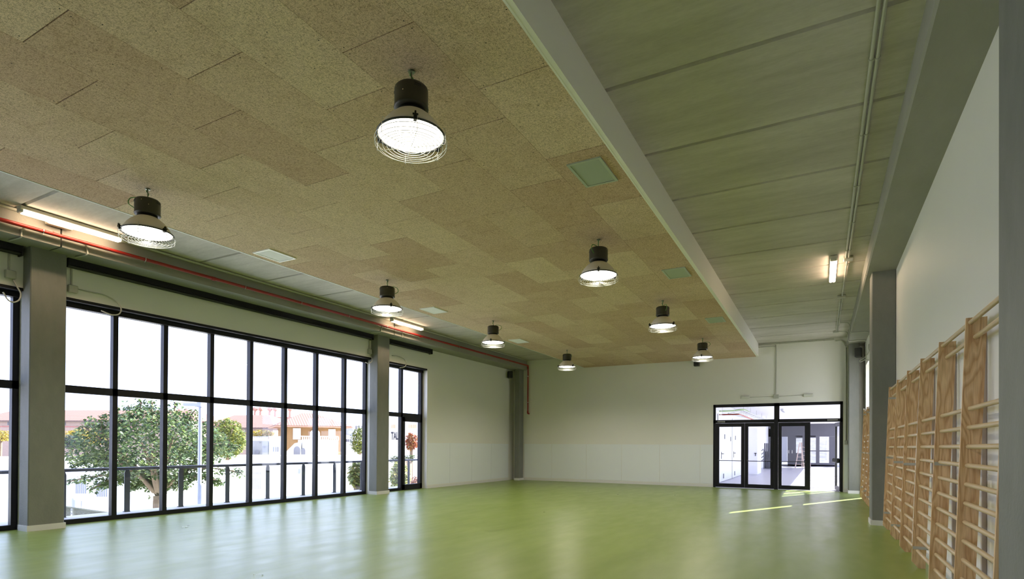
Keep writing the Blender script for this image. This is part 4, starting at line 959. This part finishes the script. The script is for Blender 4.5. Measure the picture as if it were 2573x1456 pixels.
# ================================================================== corridor beyond the end wall
CY0, CY1, CXL, CXR, CZ = YB+.22, 45.0, -3.28, 1.45, 2.93
CF = mat('corridor_floor', (.44, .42, .47), .35, noise=((.5, 2.5, 1), .3, (.38, .37, .42)))
CW = mat('corridor_wall', (.86, .85, .88), .5)
struct(MB().box(CXL-.3, 12, YB+.02, CY1+4, -.2, -.004).build('corridor_floor', CF), 'grey corridor floor beyond the doors')
mb = MB()
y = CY0
while y < CY1: mb.box(CXL-.3, CXR+.2, y, y+1.19, CZ, CZ+.3); y += 1.2
mb.box(CXL-.3, CXR+.2, CY0, CY1, CZ+.03, CZ+.33)
struct(mb.build('corridor_ceiling', mat('corridor_ceiling', (.86, .84, .84), .6)), 'white plank ceiling of the corridor')
struct(MB().box(CXL-.2, CXL, CY0, CY1+.3, 0, CZ+.3).build('corridor_wall', CW), 'white corridor wall with flush doors')
DK = mat('corridor_screen_dark', (.085, .085, .10), .45)
# right side glazing of the corridor
t = thing('window_5', (CXR, 30, 0), 'glazed side of the corridor letting the sun in', None, None, 0, 'structure'); mb = MB()
mb.box(CXR, CXR+.08, CY0, CY1, 2.84, CZ+.1); mb.box(CXR, CXR+.08, CY0, CY1, 0, .06)
y = CY0
while y < CY1: mb.box(CXR, CXR+.10, y, y+.10, 0, CZ); y += 2.45
mb.build('frame', mat('frame_grey', (.45, .44, .48), .4), t)
MB().box(CXR+.03, CXR+.036, CY0, CY1, .06, 2.84).build('glass', GLASSD, t)
# doors on the corridor's left wall
def cdoor(n, pxa, pxb, zt, hpx, label):
    ya, yb = onx(pxa, 1180, CXL).y, onx(pxb, 1180, CXL).y
    t = thing('door_%d' % n, (CXL, (ya+yb)/2, 0), label, None, None, 0, 'structure')
    MB().box(CXL, CXL+.02, ya+.01, yb-.01, .01, zt).build('panel', mat('door_white', (.82, .81, .84), .45), t)
    MB().box(CXL+.02, CXL+.03, ya-.0, ya+.012, .0, zt).build('joint', SHUT, t)
    hy = onx(hpx, 1145, CXL).y
    MB().box(CXL+.02, CXL+.03, hy-.03, hy+.03, .86, 1.12).cyl((CXL+.02, hy, 1.05), (CXL+.07, hy, 1.05), .012, n=8).cyl((CXL+.07, hy-.02, 1.05), (CXL+.07, hy+.28, 1.05), .012, n=8).build('handle', DARK, t)
cdoor(2, 1802, 1838, 2.5, 1811, 'first flush white corridor door'); cdoor(3, 1838, 1864, 2.5, 1842, 'second flush white corridor door')
for k, (x, y, lab) in enumerate(((1821, 1098, 'small dark grille slot high on the first corridor door'), (1836, 1104, 'narrow dark sign plate between the corridor doors'), (1848, 1101, 'small grille slot high on the second corridor door'), (1818, 1197, 'small grille slot low on the first corridor door'), (1846, 1190, 'small grille slot low on the second corridor door'))):
    q = onx(x, y, CXL+.021); solo('door_grille', MB().box(CXL+.0205, CXL+.03, q.y-.09, q.y+.09, q.z-.09, q.z+.09), SHUT, lab, 'grille')
# projecting cupboard block with a door
a = ony(1903, 1190, 29.5); bx = a.x
blk = struct(MB().box(CXL, bx, 29.5, 31.5, 0, 2.25).build('corridor_block_wall', CW), 'projecting white block in the corridor')
h = ony(1898, 1140, 29.45); MB().box(h.x-.05, h.x+.05, 29.46, 29.499, h.z-.01, h.z+.02).box(h.x-.012, h.x+.012, 29.47, 29.499, h.z-.13, h.z+.02).build('handle', DARK, blk)
# stair railing and slatted screen
t = thing('stair_railing', (CXL+.35, 36.5, 0), 'dark stair railing seen through the second door leaf', 'railing'); mb = MB()
for dz in (.0, .22, .45, .68): 
    p0 = ony(1904, 1166-dz*38, 37); p1 = ony(1919, 1155-dz*38, 37); mb.cyl(p0, p1, .022, n=6)
for x in (1905, 1912, 1919): p0 = ony(x, 1172, 37); p0.z = 0; mb.cyl(p0, (p0.x, p0.y, 1.15), .02, n=6)
mb.build('rails', RAILM, t)
a, b = ony(1920, 1150, 38), ony(1940, 1150, 38); t = thing('slatted_screen', ((a.x+b.x)/2, 38, 0), 'dark slatted screen beside the corridor stair', 'screen'); mb = MB()
for k in range(6): x = a.x+(b.x-a.x)*k/5; mb.box(x, x+.07, 38, 38.04, 0, 1.55)
mb.box(a.x, b.x+.07, 38.04, 38.06, 0, 1.05); mb.build('slats', DK, t)
# dark glazed screen at the end
YE = 44.0
def P(x, y): return ony(x, y, YE)
t = thing('corridor_screen_wall', (-.5, YE, 0), 'dark glazed screen closing the corridor', None, None, 0, 'structure')
mb = MB(); R_ = lambda x0, x1, y0, y1, dy=0: mb.box(P(x0, y1).x, P(x1, y1).x, YE+dy, YE+dy+.08, P(x0, y1).z, P(x0, y0).z)
zt = P(2000, 1082).z
mb.box(CXL, CXR, YE, YE+.08, P(2000, 1098).z, max(zt, CZ)); mb.box(CXL, CXR, YE, YE+.08, 0, .12)
for x0, x1 in ((1940, 1963), (1979, 2000), (2016, 2034), (2050, 2059), (2083, 2100)): R_(x0, x1, 1098, 1172)
R_(2000, 2016, 1139, 1172); R_(2000, 2016, 1096, 1102); R_(2034, 2050, 1096, 1101); R_(2034, 2050, 1164, 1172); R_(2059, 2083, 1164, 1172); R_(2034, 2100, 1132.5, 1135, .02)
mb.box(CXL, P(1963, 1150).x, YE, YE+.08, 0, 2.6)
mb.build('frame', DK, t)
mb = MB(); mb.box(P(1964, 1150).x, P(1978, 1150).x, YE+.02, YE+.03, P(1964, 1160).z, P(1964, 1098).z); mb.build('pale_panel', mat('frosted_panel', (.42, .44, .50), .4), t)
mb = MB()
for x in (1982, 1990.5): mb.box(P(x-1, 1140).x, P(x+1, 1140).x, YE-.04, YE, P(x, 1140).z, P(x, 1132).z)
mb.build('handle', STEEL, t)
MB().box(P(2000, 1139).x, P(2016, 1139).x, YE+.03, YE+.036, P(2000, 1139).z, P(2000, 1102).z).box(P(2034, 1139).x, P(2083, 1139).x, YE+.03, YE+.036, .1, P(2000, 1100).z).build('glass', GLASSD, t)
# beyond the screen: a white wall with a stone strip
struct(MB().box(CXL, CXR+1, 50, 50.2, 0, 3.5).build('stone_wall', mat('beyond_wall', (.50, .47, .42), .8, noise=((1.5, 1, 6), .2, (.30, .28, .24)))), 'stone-clad wall beyond the corridor screen')
# step ladder
YL = 41.0
def PL(x, y, dy=0): return ony(x, y, YL+dy)
t = thing('step_ladder', (PL(2010, 1170).x, YL, 0), 'wooden-coloured step ladder standing in the corridor before the dark screen', 'ladder'); LM = mat('ladder_wood', (.55, .42, .36), .5)
ap = PL(2012, 1113); ap2 = PL(2020, 1113)
def foot(x, dy): p_ = PL(x, 1170, 0); return Vector((p_.x, YL+dy, 0))
mb = MB(); l0, l1 = foot(1999, -.5), foot(2016, -.5); t0_, t1_ = Vector((ap.x-.06, YL, ap.z)), Vector((ap.x+.06, YL, ap.z))
mb.bar(l0, t0_, .05, .03); mb.bar(l1, t1_, .05, .03)
for k in range(1, 7): s_ = k/7.; mb.bar(l0.lerp(t0_, s_), l1.lerp(t1_, s_), .03, .03)
mb.build('front_rails', LM, t)
mb = MB(); l0, l1 = foot(2020, .4), foot(2036, .4); t0_, t1_ = Vector((ap.x+.02, YL+.05, ap.z)), Vector((ap2.x+.25, YL+.05, ap.z-.1)); mb.bar(l0, t0_, .05, .03); mb.bar(l1, t1_, .05, .03)
for k in range(1, 6): s_ = k/6.; mb.bar(l0.lerp(t0_, s_), l1.lerp(t1_, s_), .03, .03)
mb.build('rear_rails', LM, t)
# services under the corridor ceiling
def PC(x, y, Y):
    p_ = ony(x, y, Y); return Vector((max(p_.x, CXL+.09), p_.y, min(p_.z, CZ-.06)))
t = thing('corridor_red_pipe', PC(1807, 1043, 22), 'red pipe under the corridor ceiling seen through the left transom', 'pipe')
MB().tube([PC(1807, 1043, 20.2), PC(1850, 1042, 20.2), PC(1858, 1042, 20.3), PC(1866, 1045, 20.8), PC(1893, 1056, 22)], .022, 8, 4).build('pipe', mat('corridor_red', (.45, .06, .05), .5), t)
for q in (PC(1815, 1043, 20.2), PC(1845, 1042, 20.2), PC(1880, 1051, 21.4)): MB().cyl(q, (q.x, q.y, CZ-.001), .005, n=5).build('hanger', STEEL, t)
t = thing('cable_tray', PC(1803, 1033, 22), 'ladder-like grey cable tray with green cables under the corridor ceiling', 'cable tray'); mb = MB()
p0, p1, p2 = PC(1808, 1034, 21.5), PC(1868, 1032, 23), PC(1925, 1056, 32)
mb.bar(p1, p2, .03, .05); q0 = PC(1830, 1040, 22.4); q1 = PC(1905, 1057, 30); mb.bar(q0, q1, .03, .05)
for k in range(12): s_ = k/11.; mb.bar(p1.lerp(p2, s_), q0.lerp(q1, s_), .03, .02)
for k in range(5): q = p1.lerp(p2, k/4.); mb.cyl(q, (q.x, q.y, CZ-.001), .006, n=5)
mb.build('tray', mat('tray_grey', (.42, .42, .40), .4, .5), t)
MB().tube([p0, PC(1840, 1033, 22.4), p1+Vector((0, 0, .03)), PC(1882, 1036, 26)], .03, 8, 4).build('green_cables', mat('tray_green', (.30, .42, .20), .6), t)
q = PC(1912, 1042, 36); solo('wall_clock', MB().cyl((q.x, 36, q.z), (q.x, 36.04, q.z), .11, n=24).bar((q.x, 35.99, q.z), (q.x+.05, 35.99, q.z+.04), .012, .012).ring((q.x, 36, q.z), .001, .001, 6, 4).bar((q.x, 36.02, q.z+.1), (q.x, 36.02, CZ), .02, .02), mat('clock_face', (.62, .62, .64), .4), 'round clock hanging under the corridor ceiling', 'clock')
a = onz(1958, 1024, CZ-.05); t = thing('corridor_batten', (a.x, 24, CZ-.08), 'unlit slim batten light on the corridor ceiling', 'light')
MB().box(a.x-.05, a.x+.05, 22.5, 24.0, CZ-.08, CZ-.001).box(a.x-.05, a.x+.05, 26.5, 28.0, CZ-.08, CZ-.001).build('housing', mat('batten_pale', (.45, .45, .47), .4), t)
# ground right of the corridor
struct(MB().box(12, 60, -30, 120, -.35, -.05).box(1.5, 12, -30, YB, -.35, -.05).build('ground_right', PAVE), 'pale ground to the right of the corridor')
